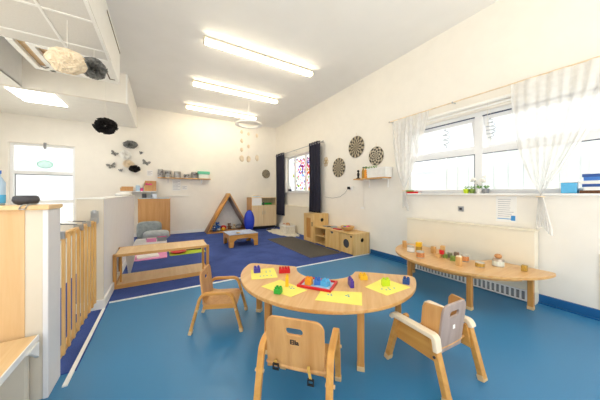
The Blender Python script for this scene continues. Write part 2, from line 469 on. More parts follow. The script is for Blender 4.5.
MB().box(-.71, -.695, 4.16, 4.64, ZL-.016, ZL-.011).box(-.695, -.64, 4.62, 4.64, ZL-.016, ZL-.011).build('slot', 'shadow_gap', t)['label'] = 'thin dark slot'
MB().tube([(-1.46, 4.63, ZL-.02), (-1.42, 4.64, ZL-.035), (-1.38, 4.63, ZL-.02)], .007).build('latch', 'dark_grey', t, smooth=True)
tag(MB().box(-.30, .30, -.34, .34, -.006, 0).build('ceiling_light_panel', 'led', loc=(-1.99, 6.26, ZL-.002)),
    'square lit white light panel set in the low ceiling', 'ceiling light')
for x, y, lab in ((-2.22, .5, 'added unseen lit panel in the grey tiles nearest the camera'), (-2.22, 2.9, 'added unseen lit panel in the grey tiles farther from the camera')):
    tag(MB().box(-.29, .29, -.29, .29, -.004, 0).build('ceiling_light_panel', 'led', loc=(x, y, ZL-.0066)), lab, 'ceiling light', 'added fill light panels in the grey tile ceiling')  # two out-of-view panels added to brighten the left area

# skirtings
struct(MB().box(W-.022, W, -.5, 3.245, 0, .092).box(W-.05, W-.022, -.5, 3.245, 0, .012).build('baseboard_right', 'blue_skirt'), 'blue coved skirting along the right wall', 'baseboard')
struct(MB().box(XL, 3.55, YF-.018, YF, 0, .10).build('baseboard_far', 'white'), 'white skirting along the far wall', 'baseboard')
struct(MB().box(W-.006, W, .428, .444, .092, .62).build('trim_4', 'cream_panel'), 'thin upright joint in the right wall', 'trim')

# ------------------------------------------------------------------ windows
def win_frame(name, axis, pos, a0, a1, z0, z1, mull, trans, label, fw=.055):
    """axis 'x': window in a wall of constant x; returns frame object in world coords"""
    m = MB()
    def bx(u0, u1, zz0, zz1, d0, d1):
        if axis == 'x': m.box(pos+d0, pos+d1, u0, u1, zz0, zz1)
        else: m.box(u0, u1, pos+d0, pos+d1, zz0, zz1)
    bx(a0, a1, z0, z0+fw, 0, .07); bx(a0, a1, z1-fw, z1, 0, .07)
    bx(a0, a0+fw, z0+fw, z1-fw, 0, .07); bx(a1-fw, a1, z0+fw, z1-fw, 0, .07)
    for u in mull: bx(u-.045, u+.045, z0+fw, z1-fw, -.002, .07)
    eds = [a0+fw] + [q for u in mull for q in (u-.045, u+.045)] + [a1-fw]
    for z in trans:
        for k in range(0, len(eds), 2): bx(eds[k], eds[k+1], z-.04, z+.04, 0, .07)
    o = m.build(name, 'upvc', bevel=.004)
    struct(o, label, 'window'); return o
def pane(parent, axis, pos, a0, a1, z0, z1):
    m = MB()
    if axis == 'x': m.box(pos, pos+.008, a0, a1, z0, z1)
    else: m.box(a0, a1, pos, pos+.008, z0, z1)
    return m.build('pane', 'glass', parent)
FX = W+.10
ym = 1.46
win1 = win_frame('window_1', 'x', FX, W1[0], W1[1], W1[2], W1[3], [ym], [1.775], 'wide white window with two tilted top lights')
for a, b in ((W1[0]+.055, ym-.045), (ym+.045, W1[1]-.055)):
    pane(win1, 'x', FX+.03, a, b, W1[2]+.055, 1.735)
    # gaskets
    MB().box(FX-.002, FX+.004, a, b, 1.727, 1.736).box(FX-.002, FX+.004, a-.002, a+.007, 1.25, 1.735).build('gasket', 'gasket', win1)
    MB().box(FX-.003, FX+.004, a, b, W1[3]-.071, W1[3]-.055).build('gasket', 'gasket', win1)
    # tilted top-hung sash
    h = W1[3]-.06-1.815; ang = R(14)
    s = MB()
    for q in ((a+.005, b-.005, 0, .05), (a+.005, b-.005, h-.05, h)): s.box(-.025, .025, q[0], q[1], -q[3], -q[2])
    s.box(-.025, .025, a+.005, a+.055, -h+.05, -.05); s.box(-.025, .025, b-.055, b-.005, -h+.05, -.05)
    s.bm.transform(rotm(0, -ang, 0))
    so = s.build('sash', 'upvc', win1, loc=(FX+.05, 0, W1[3]-.062), bevel=.003)
    s = MB().box(-.004, .004, a+.055, b-.055, -h+.05, -.05); s.bm.transform(rotm(0, -ang, 0))
    s.build('pane', 'glass', so)
MB().box(W-.05, FX, W1[0]-.04, W1[1]+.04, W1[2]-.022, W1[2]).build('window_sill', 'white_gloss', win1, bevel=.006)

win2 = win_frame('window_2', 'x', FX, W2[0], W2[1], W2[2], W2[3], [5.86, 6.50], [], 'white window between the navy curtains')
for a, b in ((W2[0]+.055, 5.815), (5.905, 6.455), (6.545, W2[1]-.055)): pane(win2, 'x', FX+.03, a, b, W2[2]+.055, W2[3]-.055)
MB().box(W-.04, FX, W2[0]-.03, W2[1]+.03, W2[2]-.022, W2[2]).build('window_sill', 'white_gloss', win2, bevel=.006)
win3 = win_frame('window_3', 'y', YF+.08, W3[0], W3[1], W3[2], W3[3], [], [1.0, 1.69], 'tall white window in the far wall at left')
for a, b in ((W3[2]+.055, .96), (1.04, 1.65), (1.73, W3[3]-.055)): pane(win3, 'y', YF+.11, W3[0]+.055, W3[1]-.055, a, b)
MB().box(W3[0]+.07, W3[0]+.09, YF+.078, YF+.084, 1.04, 1.65).box(W3[0]+.07, W3[1]-.06, YF+.078, YF+.084, 1.63, 1.65).build('gasket', 'mid_grey', win3)

win4 = win_frame('window_added', 'x', XL-.12, W4[0], W4[1], W4[2], W4[3], [1.1, 2.4, 3.7], [], 'added wide window letting light in through the unseen left wall')  # window added in the unseen wall to bring in light
for a, b in ((W4[0]+.055, 1.055), (1.145, 2.355), (2.445, 3.655), (3.745, W4[1]-.055)): pane(win4, 'x', XL-.09, a, b, W4[2]+.055, W4[3]-.055)
# outside
struct(MB().box(-14, 30, -14, 34, -.2, -.121).build('ground_outside', 'bounce_ground'), 'outside ground, made pale to bounce sunlight indoors', 'ground')  # acts as a pale reflector, also behind the open back
m = MB()
for i in range(60):
    y = -4.0+i*.125
    m.box(6.4 if i % 2 else 6.35, 6.46, y, y+.125, -.121, 2.12)
tag(m.build('corrugated_fence', 'outside'), 'white corrugated fence outside the wide window', 'fence')
m = MB().box(9, 12, 3.6, 9.5, -.121, 1.95)
hs = thing('outbuilding', 'pale low building seen through the left of the wide window', 'building')
m.build('wall', 'outside', hs); MB().box(8.8, 12.2, 3.4, 9.7, 1.95, 2.06).build('roof', 'outside_grey', hs)

# ------------------------------------------------------------------ ceiling lamps
lam = None
for i, (y, lab) in enumerate(((3.78, 'long lit tube light nearest the camera on the ceiling'),
                              (5.37, 'long lit tube light in the middle of the row of three'),
                              (6.91, 'long lit tube light nearest the far wall above the hanging mobile'))):
    if lam is None:
        lam = thing('tube_light', lab, 'ceiling light', (1.53, y, HC), 0, 'tube lights on the ceiling')
        MB().box(-.99, .99, -.028, .028, -.03, 0).build('body', 'lamp_body', lam, bevel=.004)
        MB().box(-.97, .97, -.048, .048, -.098, -.042).build('diffuser', 'tube', lam, bevel=.015)
        MB().box(-.975, .975, -.05, .05, -.042, -.031).build('gear_tray', 'lamp_body', lam)
        for s_ in (-1, 1): MB().box(s_*.98-.01, s_*.98+.01, -.05, .05, -.10, -.03).build('end_cap', 'lamp_body', lam, bevel=.004)
    else: copy_thing(lam, (1.53, y, HC), None, lab)

# ------------------------------------------------------------------ partitions and gate
p = thing('partition', 'white painted half wall at the left edge with wooden top', 'partition', (0, 0, 0))
MB().box(-1.9, -.60, 1.95, 2.10, 0, 1.105).build('core', 'cream_panel', p)
MB().box(-1.9, -.672, 1.93, 1.95, 0, 1.105).build('front_board', 'tan_board', p)['label'] = 'tan wood board on the front'
MB().box(-.672, -.60, 1.934, 1.95, 0, 1.105).build('side_board', 'cream_panel', p)
MB().box(-.60, -.575, 1.925, 2.115, 0, 1.105).build('end_post', 'partition', p, bevel=.004)['label'] = 'white end post'
MB().box(-1.9, -.566, 1.905, 2.13, 1.105, 1.132).build('top_cap', 'desk_wood', p, bevel=.006)['label'] = 'pale wooden top rail'
p = thing('partition', 'white half wall beyond the gate, beside the low shelf unit', 'partition', (0, 0, 0))
MB().box(-.71, -.53, 3.135, 6.2, 0, 1.14).build('core', 'partition', p)
MB().box(-.735, -.525, 3.12, 3.135, 0, 1.14).build('end_post', 'cream_panel', p, bevel=.003)['label'] = 'cream end board'
MB().box(-.745, -.515, 3.11, 6.21, 1.14, 1.152).build('top_cap', 'white', p, bevel=.004)
MB().box(-.53, -.512, 3.11, 6.2, CB, .10).box(-.75, -.512, 3.10, 3.118, CB, .10).build('skirting', 'white', p)

gt = thing('slatted_gate', 'low wooden gate of upright slats between the two half walls', 'gate', (-.60, 2.13, 0))
GL = .965
MB().box(-.014, .014, .02, GL-.02, .88, .925).build('top_rail', 'gate_wood', gt, bevel=.003)
MB().box(-.014, .014, .02, GL-.02, .085, .13).build('bottom_rail', 'gate_wood', gt, bevel=.003)
for i in range(9):
    y = .05+i*(GL-.10)/8
    MB().box(.014, .030, y-.013, y+.013, .10, .915).build('slat', 'gate_wood', gt, bevel=.003)
for y in (.02, .44, .68, GL-.03):
    MB().box(-.02, .036, y-.012, y+.012, .895, .945).build('bracket', 'steel', gt)
m = MB().box(-.02, .04, GL-.012, GL+.0, .90, 1.02).cyl((.01, GL-.02, 1.0), (.01, GL-.02, 1.03), .016)
m.build('hinge', 'steel', gt)
for y in (.44, .68): MB().tube([(.0, y, .945), (-.10, y+.01, .952), (-.15, y+.05, .95)], .004).build('wire_catch', 'dark_grey', gt)

# ------------------------------------------------------------------ half round tables
def half_table(name, label, loc, axis_deg, ztop, r, notch):
    t = thing(name, label, 'table', (loc[0], loc[1], 0), R(axis_deg))
    # outline in local coords: bulge towards +x, flat side at x = flat
    fl = -.02; cr = .055
    a = math.degrees(math.acos((fl)/r)) - 4
    out = arcpts(0, 0, r, -a, a, 56)
    def corner(sy):
        p0 = Vector((r*math.cos(R(a)), sy*r*math.sin(R(a)))); c1 = Vector((fl-.01, sy*(r-.002))); p1 = Vector((fl, sy*(r-.09)))
        pts = [tuple(p0*(1-k/6)**2 + c1*2*(k/6)*(1-k/6) + p1*(k/6)**2) for k in range(1, 7)]
        return pts
    out += corner(1)
    if notch:
        nr = notch
        out += [(fl, nr+.04)] + [(q[0]+fl, q[1]) for q in [(.012, nr+.005)]] + [(fl+nr*math.cos(R(th)), nr*math.sin(R(th))) for th in range(82, -83, -6)] + [(fl+.012, -nr-.005), (fl, -nr-.04)]
    out += corner(-1)[::-1]
    MB().plate(out, t=.006, bevel=.001, mat=Matrix.Translation((0, 0, ztop-.006))).build('tabletop', 'maple', t)
    MB().plate(out, t=.022, bevel=.004, mat=Matrix.Translation((0, 0, ztop-.0285))).build('edge_board', 'beech', t)['label'] = 'darker wooden edge of the top'
    # apron
    ap = MB()
    pts = [(q[0], q[1], ztop-.056) for q in arcpts(0, 0, r-.13, -66, 66, 30)]
    ap.sweep(pts, .05, .018, side=(0, 0, 1))
    ap.box(.06, .08, -.58, .58, ztop-.08, ztop-.03) if not notch else None
    ap.build('apron', 'beech', t)
    for th, rr in ((-82, .665), (82, .665), (-27.7, .725), (27.7, .725)):
        x, y = rr*math.cos(R(th)), rr*math.sin(R(th))
        L = MB().box(x-.024, x+.024, y-.024, y+.024, .012, ztop-.028).build('leg', 'beech_z', t, bevel=.006)
        MB().box(x-.026, x+.026, y-.026, y+.026, 0, .035).build('foot', 'pale_cap', L, bevel=.004)
    return t
T1 = .45; T2 = .403
TC1 = (1.38, 1.84); TC2 = (3.375, 1.50)
half_table('half_round_table', 'half-round maple table with notched back, bricks and yellow papers on it', TC1, 225, T1, .806, .285)
half_table('half_round_table', 'half-round wooden table against the cream radiator cover, tins on it', TC2, 180, T2, .826, .27)

# ------------------------------------------------------------------ toddler chairs
def arm_frame(t, sy, ext=0, wm='chair_frame'):
    y = sy*.187
    pts = rpoly([(-.215, y, .012), (-.125, y, .338+ext), (.128, y, .338+ext), (.213, y, .012)], .055, 8)
    o = MB().sweep(pts, .036, .024, side=(0, 1, 0)).build('side_frame', wm, t, bevel=.004)
    for x in (-.215, .213):
        s_ = 1 if x < 0 else -1
        MB().sweep([(x-s_*.0015, y, 0), (x+s_*.009, y, .034)], .040, .028).build('foot_cap', 'pale_cap', o, bevel=.003)
    return o
def back_panel(t, mat, zlo=.215, zhi=.505, w=.158, logo=None, curve=0):
    out = rrect(-w, w, 0, zhi-zlo, (.05, .05, .012, .012), 8)
    hole = rrect(-.046, .046, zhi-zlo-.090, zhi-zlo-.052, .017, 6)
    mat4 = Matrix.Translation((-.118, 0, zlo)) @ rotm(0, -R(7), 0) @ Matrix(((0, 0, 1, 0), (1, 0, 0, 0), (0, 1, 0, 0), (0, 0, 0, 1)))
    o = MB().plate(out, (hole,), t=.014, bevel=.003, mat=mat4).build('backrest', mat, t)
    if logo:
        mm = mat4 @ Matrix.Translation((0, zhi-zlo-.130, -.0006)) @ rotm(0, PI, 0)
        MB().text(logo, .036, mm).build('logo', 'black', o)
    return o
def seat(t, mat='chair_wood', up=0):
    def fn(u, v):
        x = -.12+.285*u
        z = .235 + .018*(1-min(1, u/.25))**2 - .03*max(0, (u-.8)/.2)**2 - .012*math.sin(PI*v)*(1 if u < .9 else .4)
        return (x, -.162+.324*v, z+up)
    m = MB().grid(fn, 16, 8)
    b = m.bm; geo = bmesh.ops.solidify(b, geom=b.faces[:], thickness=.013)
    return auto_smooth(m.build('seat', mat, t), 50)
def dowels(t, up=0):
    for x, z in ((-.155, .205+up), (.165, .20+up)):
        for sy in (-1, 1): MB().cyl((x, sy*.165, z), (x, sy*.213, z), .009, seg=12).build('dowel', 'pale_cap', t, smooth=False)
    for sy in (-1, 1): MB().box(-.10, .14, sy*.159-.009, sy*.159+.009, .195+up, .232+up).build('seat_rail', 'chair_frame', t)

ch = thing('toddler_chair', 'small bentwood armchair at the left end of the half-round table, side on', 'chair', (.476, 2.257, 0), R(-24), 'toddler armchairs at the half-round table')
for s_ in (-1, 1): arm_frame(ch, s_)
back_panel(ch, 'chair_wood'); seat(ch); dowels(ch)

ch = thing('toddler_chair', 'small bentwood armchair in front with its back turned, black mark and straps', 'chair', (.69, 1.145, 0), R(43.5), 'toddler armchairs at the half-round table')
for s_ in (-1, 1): arm_frame(ch, s_, .05)
back_panel(ch, 'chair_wood', .262, .555, logo='Ella'); seat(ch, up=.045); dowels(ch, .05)
for y, d in ((.105, .0), (-.075, .035)):
    st = MB().sweep([(-.135, y, .314), (-.148, y-.004, .302), (-.15-d*.3, y-.008-d*.3,   .300-d)], .014, .003, side=(0, 1, 0)).build('strap', 'label_olive', ch)
    st['label'] = 'tan strap hanging behind the backrest'
    z = .300-d-.008
    MB().box(-.155-d*.3, -.145-d*.3, y-.024-d*.3, y+.010-d*.3, z-.018, z-.012).box(-.155-d*.3, -.145-d*.3, y-.024-d*.3, y+.010-d*.3, z+.008, z+.014).box(-.155-d*.3, -.145-d*.3, y-.024-d*.3, y-.018-d*.3, z-.014, z+.010).box(-.155-d*.3, -.145-d*.3, y+.004-d*.3, y+.010-d*.3, z-.014, z+.010).build('buckle', 'black', st)

ch = thing('toddler_chair', 'small wooden chair with cream padded arms and grey back, right of the table', 'chair', (1.595, .905, 0), R(86.5), 'toddler armchairs at the half-round table')
for s_ in (-1, 1):
    y = s_*.187
    o = MB().sweep([(-.215, y, .012), (-.13, y, .33)], .044, .034).build('leg', 'chair_frame', ch, bevel=.004)
    MB().sweep([(-.2165, y, 0), (-.2055, y, .036)], .048, .038).build('foot_cap', 'pale_cap', o, bevel=.003)
    o = MB().sweep([(.213, y, .012), (.125, y, .325)], .044, .034).build('leg', 'chair_frame', ch, bevel=.004)
    MB().sweep([(.2145, y, 0), (.2045, y, .036)], .048, .038).build('foot_cap', 'pale_cap', o, bevel=.003)
    # side panel
    mat4 = Matrix.Translation((0, y-s_*.021, 0)) @ Matrix(((1, 0, 0, 0), (0, 0, 1, 0), (0, 1, 0, 0), (0, 0, 0, 1)))
    MB().plate([(-.165, .185), (.155, .185), (.135, .325), (-.135, .325)], t=.012, bevel=.002, mat=mat4).build('side_panel', 'chair_frame', ch)
    pts = rpoly([(-.155, y, .262 if s_ > 0 else .31), (-.143, y, .345), (.165, y, .345), (.17, y, .318)], .02, 6)
    arm = MB().sweep(pts, .052, .030).build('armrest', 'sleeve', ch, bevel=.008)
    arm['label'] = 'cream padded armrest'
    MB().cyl((.10, y-s_*.03, .345), (.10, y-s_*.06, .345), .018, seg=14).build('strap_knob', 'chair_frame', ch)
    MB().cyl((-.15, y+s_*.016, .235), (-.15, y+s_*.028, .235), .008, seg=12).build('bolt', 'dark_grey', ch)
o = back_panel(ch, 'grey_wood', zlo=.20, zhi=.515, w=.125); o['label'] = 'wooden backrest with the shade of its rear put in as grey'  # rear side's shade painted as grey; the wings keep the wood colour
MB().box(-.1435, -.1425, -.012, .012, .345, .37).build('sticker', 'white_paper', o)
for s_ in (-1, 1):
    MB().box(-.105, -.075, s_*.06-.012, s_*.06+.012, .205, .222).build('clip', 'steel', ch)
for s_ in (-1, 1):
    MB().sweep([(-.118, s_*.118, .235), (-.118, s_*.118, .36), (-.133, s_*.118, .50)], .012, .012).build('back_edge', 'pale_cap', ch)
    m = MB(); b = bmesh.new()
    w0 = [(-.112, s_*.124, .235), (-.010, s_*.148, .235), (-.030, s_*.150, .475), (-.05, s_*.148, .503), (-.142, s_*.124, .505)]
    lo = [b.verts.new(p) for p in w0]; hi = [b.verts.new((p[0], p[1]-s_*.014, p[2])) for p in w0]
    b.faces.new(lo); b.faces.new(hi[::-1])
    for k in range(5): b.faces.new((lo[k], lo[(k+1) % 5], hi[(k+1) % 5], hi[k]))
    m._add(b); m.build('back_wing', 'chair_wood', ch, bevel=.003)
seat(ch)
MB().tube([(-.04, .12, .262), (-.03, .06, .30), (.0, .02, .27), (.03, -.05, .295), (.02, -.12, .262)], .011).build('harness', 'black', ch, smooth=True)['label'] = 'black harness strap on the seat'

# ------------------------------------------------------------------ things on the front table
TZ = T1
def brick(label, loc, rz, mat, nx=2, ny=2, s=.032, h=.038, group='toy bricks on the half-round table'):
    t = thing('toy_brick', label, 'toy brick', loc, rz, group)
    MB().box(-nx*s/2, nx*s/2, -ny*s/2, ny*s/2, 0, h).build('body', mat, t, bevel=.002)
    st = MB()
    for i in range(nx):
        for j in range(ny):
            x, y = (i-(nx-1)/2)*s, (j-(ny-1)/2)*s
            st.lathe([(.0105, h), (.0105, h+.012), (.008, h+.012), (.008, h+.006), (0, h+.006)], (x, y, 0), 14)
    st.build('stud', mat, t)['kind'] = 'stuff'
    return t
def on1(px, py): return None
def paper(label, pts, marks, mat='yellow_paper', z=TZ):
    cx = sum(p[0] for p in pts)/4; cy = sum(p[1] for p in pts)/4
    m = MB()
    b = bmesh.new()
    lo = [b.verts.new((x-cx, y-cy, 0)) for x, y in pts]; hi = [b.verts.new((x-cx, y-cy, .0012)) for x, y in pts]
    b.faces.new(hi); b.faces.new(lo[::-1])
    for i in range(4): b.faces.new((lo[i], lo[(i+1) % 4], hi[(i+1) % 4], hi[i]))
    m._add(b)
    m.mat(1)
    u = Vector((pts[1][0]-pts[0][0], pts[1][1]-pts[0][1])); v = Vector((pts[3][0]-pts[0][0], pts[3][1]-pts[0][1]))
    for a, c_ in marks:
        q = Vector(pts[0]) + u*a + v*c_
        m.cyl((q.x-cx, q.y-cy, .0011), (q.x-cx, q.y-cy, .0016), .0075, seg=12)
    return tag(m.build('paper_sheet', [mat, 'blue_ink'], loc=(cx, cy, z+.0003)), label, 'paper', 'yellow papers on the half-round table')
brick('purple brick at the left end of the half-round table', (.775, 2.105, TZ), R(-15), 'purple', 2, 2, .030, .045)
brick('red brick near the notch of the half-round table', (.995, 1.963, TZ), R(-22), 'red', 4, 2, .026, .040)
brick('tall amber brick standing between two yellow papers', (.872, 1.672, TZ+.0016), R(-30), 'yellow', 1, 2, .026, .072)
brick('green brick on the front yellow paper', (.750, 1.582, TZ+.0016), R(-48), 'green', 2, 2, .026, .035)
brick('violet upright brick right of the red tray', (1.313, 1.403, TZ), R(62), 'purple2', 3, 1, .030, .055)
brick('golden yellow brick beside the notch right of the tray', (1.512, 1.462, TZ), R(-30), 'yellow', 2, 2, .032, .036)
brick('lime green brick on the right-hand yellow paper', (1.558, 1.262, TZ+.0016), R(-25), 'lime', 2, 1, .032, .052)
brick('dark blue brick at the right end of the half-round table', (1.745, 1.205, TZ), R(-62), 'navy_brick', 2, 2, .026, .040)
paper('yellow paper with blue dots under the purple brick', [(.666, 1.944), (.886, 1.877), (.968, 2.142), (.745, 2.196)],
      [(.35, .25), (.48, .25), (.61, .25), (.78, .25), (.62, .6), (.62, .72), (.78, .6), (.78, .72)])
paper('yellow paper under the green brick', [(.796, 1.473), (.963, 1.514), (.879, 1.818), (.684, 1.765)],
      [(.3, .62), (.38, .68), (.38, .55), (.68, .35), (.76, .30), (.84, .4), (.78, .45)])
paper('yellow paper in front of the red tray', [(.921, 1.344), (1.147, 1.117), (1.299, 1.268), (1.056, 1.458)],
      [(.22, .62), (.28, .7), (.30, .56), (.62, .72), (.68, .65), (.66, .8)])
paper('yellow paper under the lime brick', [(1.415, 1.133), (1.703, 1.136), (1.678, 1.383), (1.396, 1.33)],
      [(.3, .35), (.4, .3), (.45, .42), (.58, .3), (.25, .5)])
# red tray
ty = thing('red_tray', 'red shallow tray at the middle of the half-round table', 'tray', (1.093, 1.556, TZ), R(-54.5))
a, b2 = .130, .094
m = MB().box(-a, a, -b2, b2, 0, .006)
for q in ((-a-.010, -a+.006, -b2-.01, b2+.01), (a-.006, a+.010, -b2-.01, b2+.01)): m.box(*q, 0, .020)
m.box(-a, a, -b2-.01, -b2+.006, 0, .020).box(-a, a, b2-.006, b2+.01, 0, .020)
m.build('rim', 'red', ty, bevel=.002)
MB().box(-a+.01, a-.01, -b2+.01, b2-.01, .006, .0075).build('liner', 'pale_blue', ty)['label'] = 'pale blue liner'
brick('orange block standing in the red tray', (1.030, 1.592, TZ+.0078), R(-54), 'orange', 2, 2, .027, .046)
for lab, x, y, rz, mt, s_ in (('deep blue see-through block in the red tray', 1.092, 1.556, -40, 'mid_blue', .026), ('light blue see-through block at the right of the red tray', 1.130, 1.500, -70, 'sky_blue', .030)):
    brick(lab, (x, y, TZ+.0078), R(rz), mt, 2, 2, s_, .040)
    
# ------------------------------------------------------------------ tins and blocks on the far table
Z2 = T2
def cyl_block(label, x, y, r, h, mat, top=None, group='wooden blocks and tins on the wall table', name='wooden_cylinder', z=Z2):
    t = thing(name, label, 'block', (x, y, z), 0, group)
    MB().lathe([(r*.96, 0), (r, .004), (r, h-.006), (r*.94, h)]).build('body', mat, t, smooth=False)
    if top: MB().ball((0, 0, h), (r*.9, r*.9, r*.45), 2).build('cap', top, t, smooth=True)
    return t
def tin(label, x, y, r, h, print_, lid='tin', z=Z2, group='wooden blocks and tins on the wall table'):
    t = thing('tin', label, 'tin', (x, y, z), 0, group)
    MB().lathe([(r*.97, 0), (r, .003), (r, h-.003), (r*.97, h), (r*.9, h-.004), (0, h-.004)]).build('body', 'tin', t)
    MB().lathe([(r+.0006, h*.14), (r+.0006, h*.82)]).build('wrapper', print_, t)
    return t
def block(label, x, y, sx, sy, h, mat, z=Z2, rz=0):
    t = MB().box(-sx/2, sx/2, -sy/2, sy/2, 0, h).build('toy_block', mat, None, loc=(x, y, z), bevel=.004, rz=R(rz))
    return tag(t, label, 'block', 'wooden blocks and tins on the wall table')
cyl_block('short wooden peg at the far left tip of the wall table', 3.085, 2.16, .030, .095, 'block_wood')
tin('silver tin nearest the left tip of the wall table', 2.915, 1.945, .046, .082, 'white_paper')
block('tan printed block under the yellow block', 3.005, 1.885, .062, .062, .075, 'label_olive', rz=15)
block('yellow block stacked on a printed block', 3.005, 1.885, .066, .066, .058, 'yellow', z=Z2+.0752, rz=10)
tin('copper coloured tin near the front edge of the wall table', 2.755, 1.71, .046, .080, 'label_orange')
cyl_block('wooden peg standing alone behind the copper tin', 3.122, 1.755, .033, .085, 'block_wood')
block('plain wooden block at the left of the small stack', 2.962, 1.600, .048, .05, .045, 'block_wood', rz=20)
block('green block in the middle of the small stack', 3.008, 1.545, .046, .05, .045, 'block_green', rz=20)
block('grey green block at the right of the small stack', 3.075, 1.525, .05, .05, .058, 'block_grey', rz=30)
block('red block in the middle of the small stack', 2.990, 1.575, .056, .05, .050, 'red', z=Z2+.0452, rz=25)
block('plain wooden block behind the red block', 3.062, 1.612, .05, .06, .085, 'block_wood', rz=10)
block('wooden block at the very top of the small stack', 2.997, 1.570, .050, .046, .052, 'block_wood', z=Z2+.0954, rz=10)
block('green block in front of a dark block', 2.965, 1.435, .058, .05, .055, 'block_green', rz=20)
block('dark brown block behind a green block', 3.055, 1.440, .055, .05, .085, 'block_dark', rz=20)
cyl_block('tall wooden peg with pale top near the front edge', 2.820, 1.305, .032, .098, 'block_wood', 'cream_soft')
tin('orange printed tin behind the tall peg', 3.055, 1.350, .040, .075, 'label_orange')
tin('flat olive tin right of the tall peg', 2.965, 1.165, .042, .052, 'label_olive')
jar = tin('round silver jar with a wooden ball lid on the wall table', 3.170, 1.075, .052, .070, 'clear_tub')
jar['category'] = 'jar'
MB().lathe([(.048, .070), (.048, .082), (.036, .086), (0, .086)]).build('neck', 'tin', jar)
MB().ball((0, 0, .108), (.034, .034, .026), 3).build('ball_lid', 'ball_brown', jar, smooth=True)['label'] = 'brown wooden ball lid'
block('lone wooden block at the right tip of the wall table', 3.20, .868, .058, .045, .058, 'label_olive', rz=5)

# ------------------------------------------------------------------ radiator covers
rc = thing('radiator_cover', 'cream radiator cover with white grille under the wide window', 'radiator cover', (3.508, 1.60, 0))
MB().box(-.072, .050, -.75, .76, .135, .785).build('front_panel', 'rad', rc, bevel=.006)
MB().box(-.080, .060, -.757, .768, .785, .80).build('top', 'rad', rc, bevel=.004)
MB().box(-.072, .050, -.752, -.725, .0, .135).box(-.072, .050, .735, .76, .0, .135).build('end_panel', 'rad', rc)
m = MB()
m.box(-.074, -.062, -.725, .735, .012, .028).box(-.074, -.062, -.725, .735, .118, .135)
for i in range(33):
    y = -.725+i*1.46/32; m.box(-.074, -.062, y-.009, y+.009, .028, .118)
m.build('grille', 'white_gloss', rc)
m = MB()
for i in range(32):
    y = -.725+(i+.5)*1.46/32
    m.box(-.068, -.064, y-.0105, y+.0105, .036, .110)
m.mat(1).box(-.055, -.045, -.725, .735, .012, .135)
m.build('grille_mesh', ['grille_mesh', 'dark_grey'], rc)
rc = thing('radiator_cover', 'white boxed panel under the window with navy curtains', 'radiator cover', (3.52, 6.15, CB))
MB().box(-.05, .055, -.90, .82, .0, .80).build('front_panel', 'rad', rc, bevel=.005)
MB().box(-.058, .055, -.905, .825, .80, .82).build('top', 'rad', rc, bevel=.004)

# ------------------------------------------------------------------ sheer curtains
def sheer_curtain(name, label, ytop, ytie, ztie, zbot, tailw, loose, x=3.50):
    t = thing(name, label, 'curtain', (x, ytie, 0), 0, 'sheer white curtains at the wide window')
    (yl0, zl0), (yl1, zl1) = ytop     # left / right ends of the top hem
    nf = 9
    def fn(u, v):
        # v 0 top -> 1 tie ; edges bow like cloth pulled sideways
        e = v**loose if u is not None else v
        ytop_ = yl0+(yl1-yl0)*u; zt = zl0+(zl1-zl0)*u
        sp = .018*(u-.5)
        kk = u
        el = 1-(1-v)**1.0
        # left edge hangs straight then cuts in, right edge sweeps diagonally
        pull = (v**2.6)*(1-kk) + (v**1.35)*kk
        y = ytop_+(ytie+sp-ytop_)*pull
        z = zt+(ztie-zt)*v
        amp = .012*(1-v*.55)*(.4+.6*min(1, v*5))
        return (amp*math.sin(u*nf*2*PI+1.5*v) + .01*math.sin(u*23+v*6), y-ytie, z)
    o = MB().grid(fn, 110, 50).build('drape', 'sheer', t, smooth=True)
    def ft(u, v):
        wd_ = .018+(tailw-.018)*min(1, v*1.2)
        return (.014*math.sin(u*6*2*PI+v*2), (.5-u)*wd_*2*(1+.0*v) - .03*v, ztie-.0+(zbot+.04*math.sin(u*5)-ztie)*v)
    MB().grid(ft, 60, 16).build('tail', 'sheer', t, smooth=True)
    pts = [(.022*math.cos(k*PI/8), .03*math.sin(k*PI/8), ztie) for k in range(17)]
    MB().tube(pts, .007).build('tie', 'tan_soft', t, smooth=True)['label'] = 'beige tie'
    return t
sheer_curtain('sheer_curtain', 'white sheer curtain tied at the left side of the wide window', ((2.69, 2.475), (2.03, 2.465)), 2.46, 1.245, .95, .055, 2)
sheer_curtain('sheer_curtain', 'white sheer curtain tied at the right side of the wide window', ((1.06, 2.46), (.26, 2.455)), .815, 1.165, .80, .065, 2, 3.47)
r = thing('curtain_rod', 'thin pale curtain rod above the wide window', 'curtain rod', (3.50, 1.35, 2.475))
MB().cyl((0, 1.42, 0), (0, -1.3, 0), .008).build('rod', 'tan_soft', r)
for y in (1.40, .35, -1.2): MB().cyl((0, y, 0), (W-3.50, y, 0), .006).ball((0, y, 0), .014, 2).build('bracket', 'steel', r)
bl = thing('roller_blind', 'white rolled-up blind along the top of the wide window', 'blind', (3.545, 1.40, 2.36))
MB().cyl((0, 1.03, 0), (0, -1.04, 0), .025).build('roll', 'white', bl, smooth=False)
MB().box(-.012, .012, -1.04, 1.03, -.055, -.04).build('bottom_bar', 'white_gloss', bl)
MB().tube([(-.03, -.10, 0), (-.03, -.10, -.30)], .002).build('cord', 'string', bl)

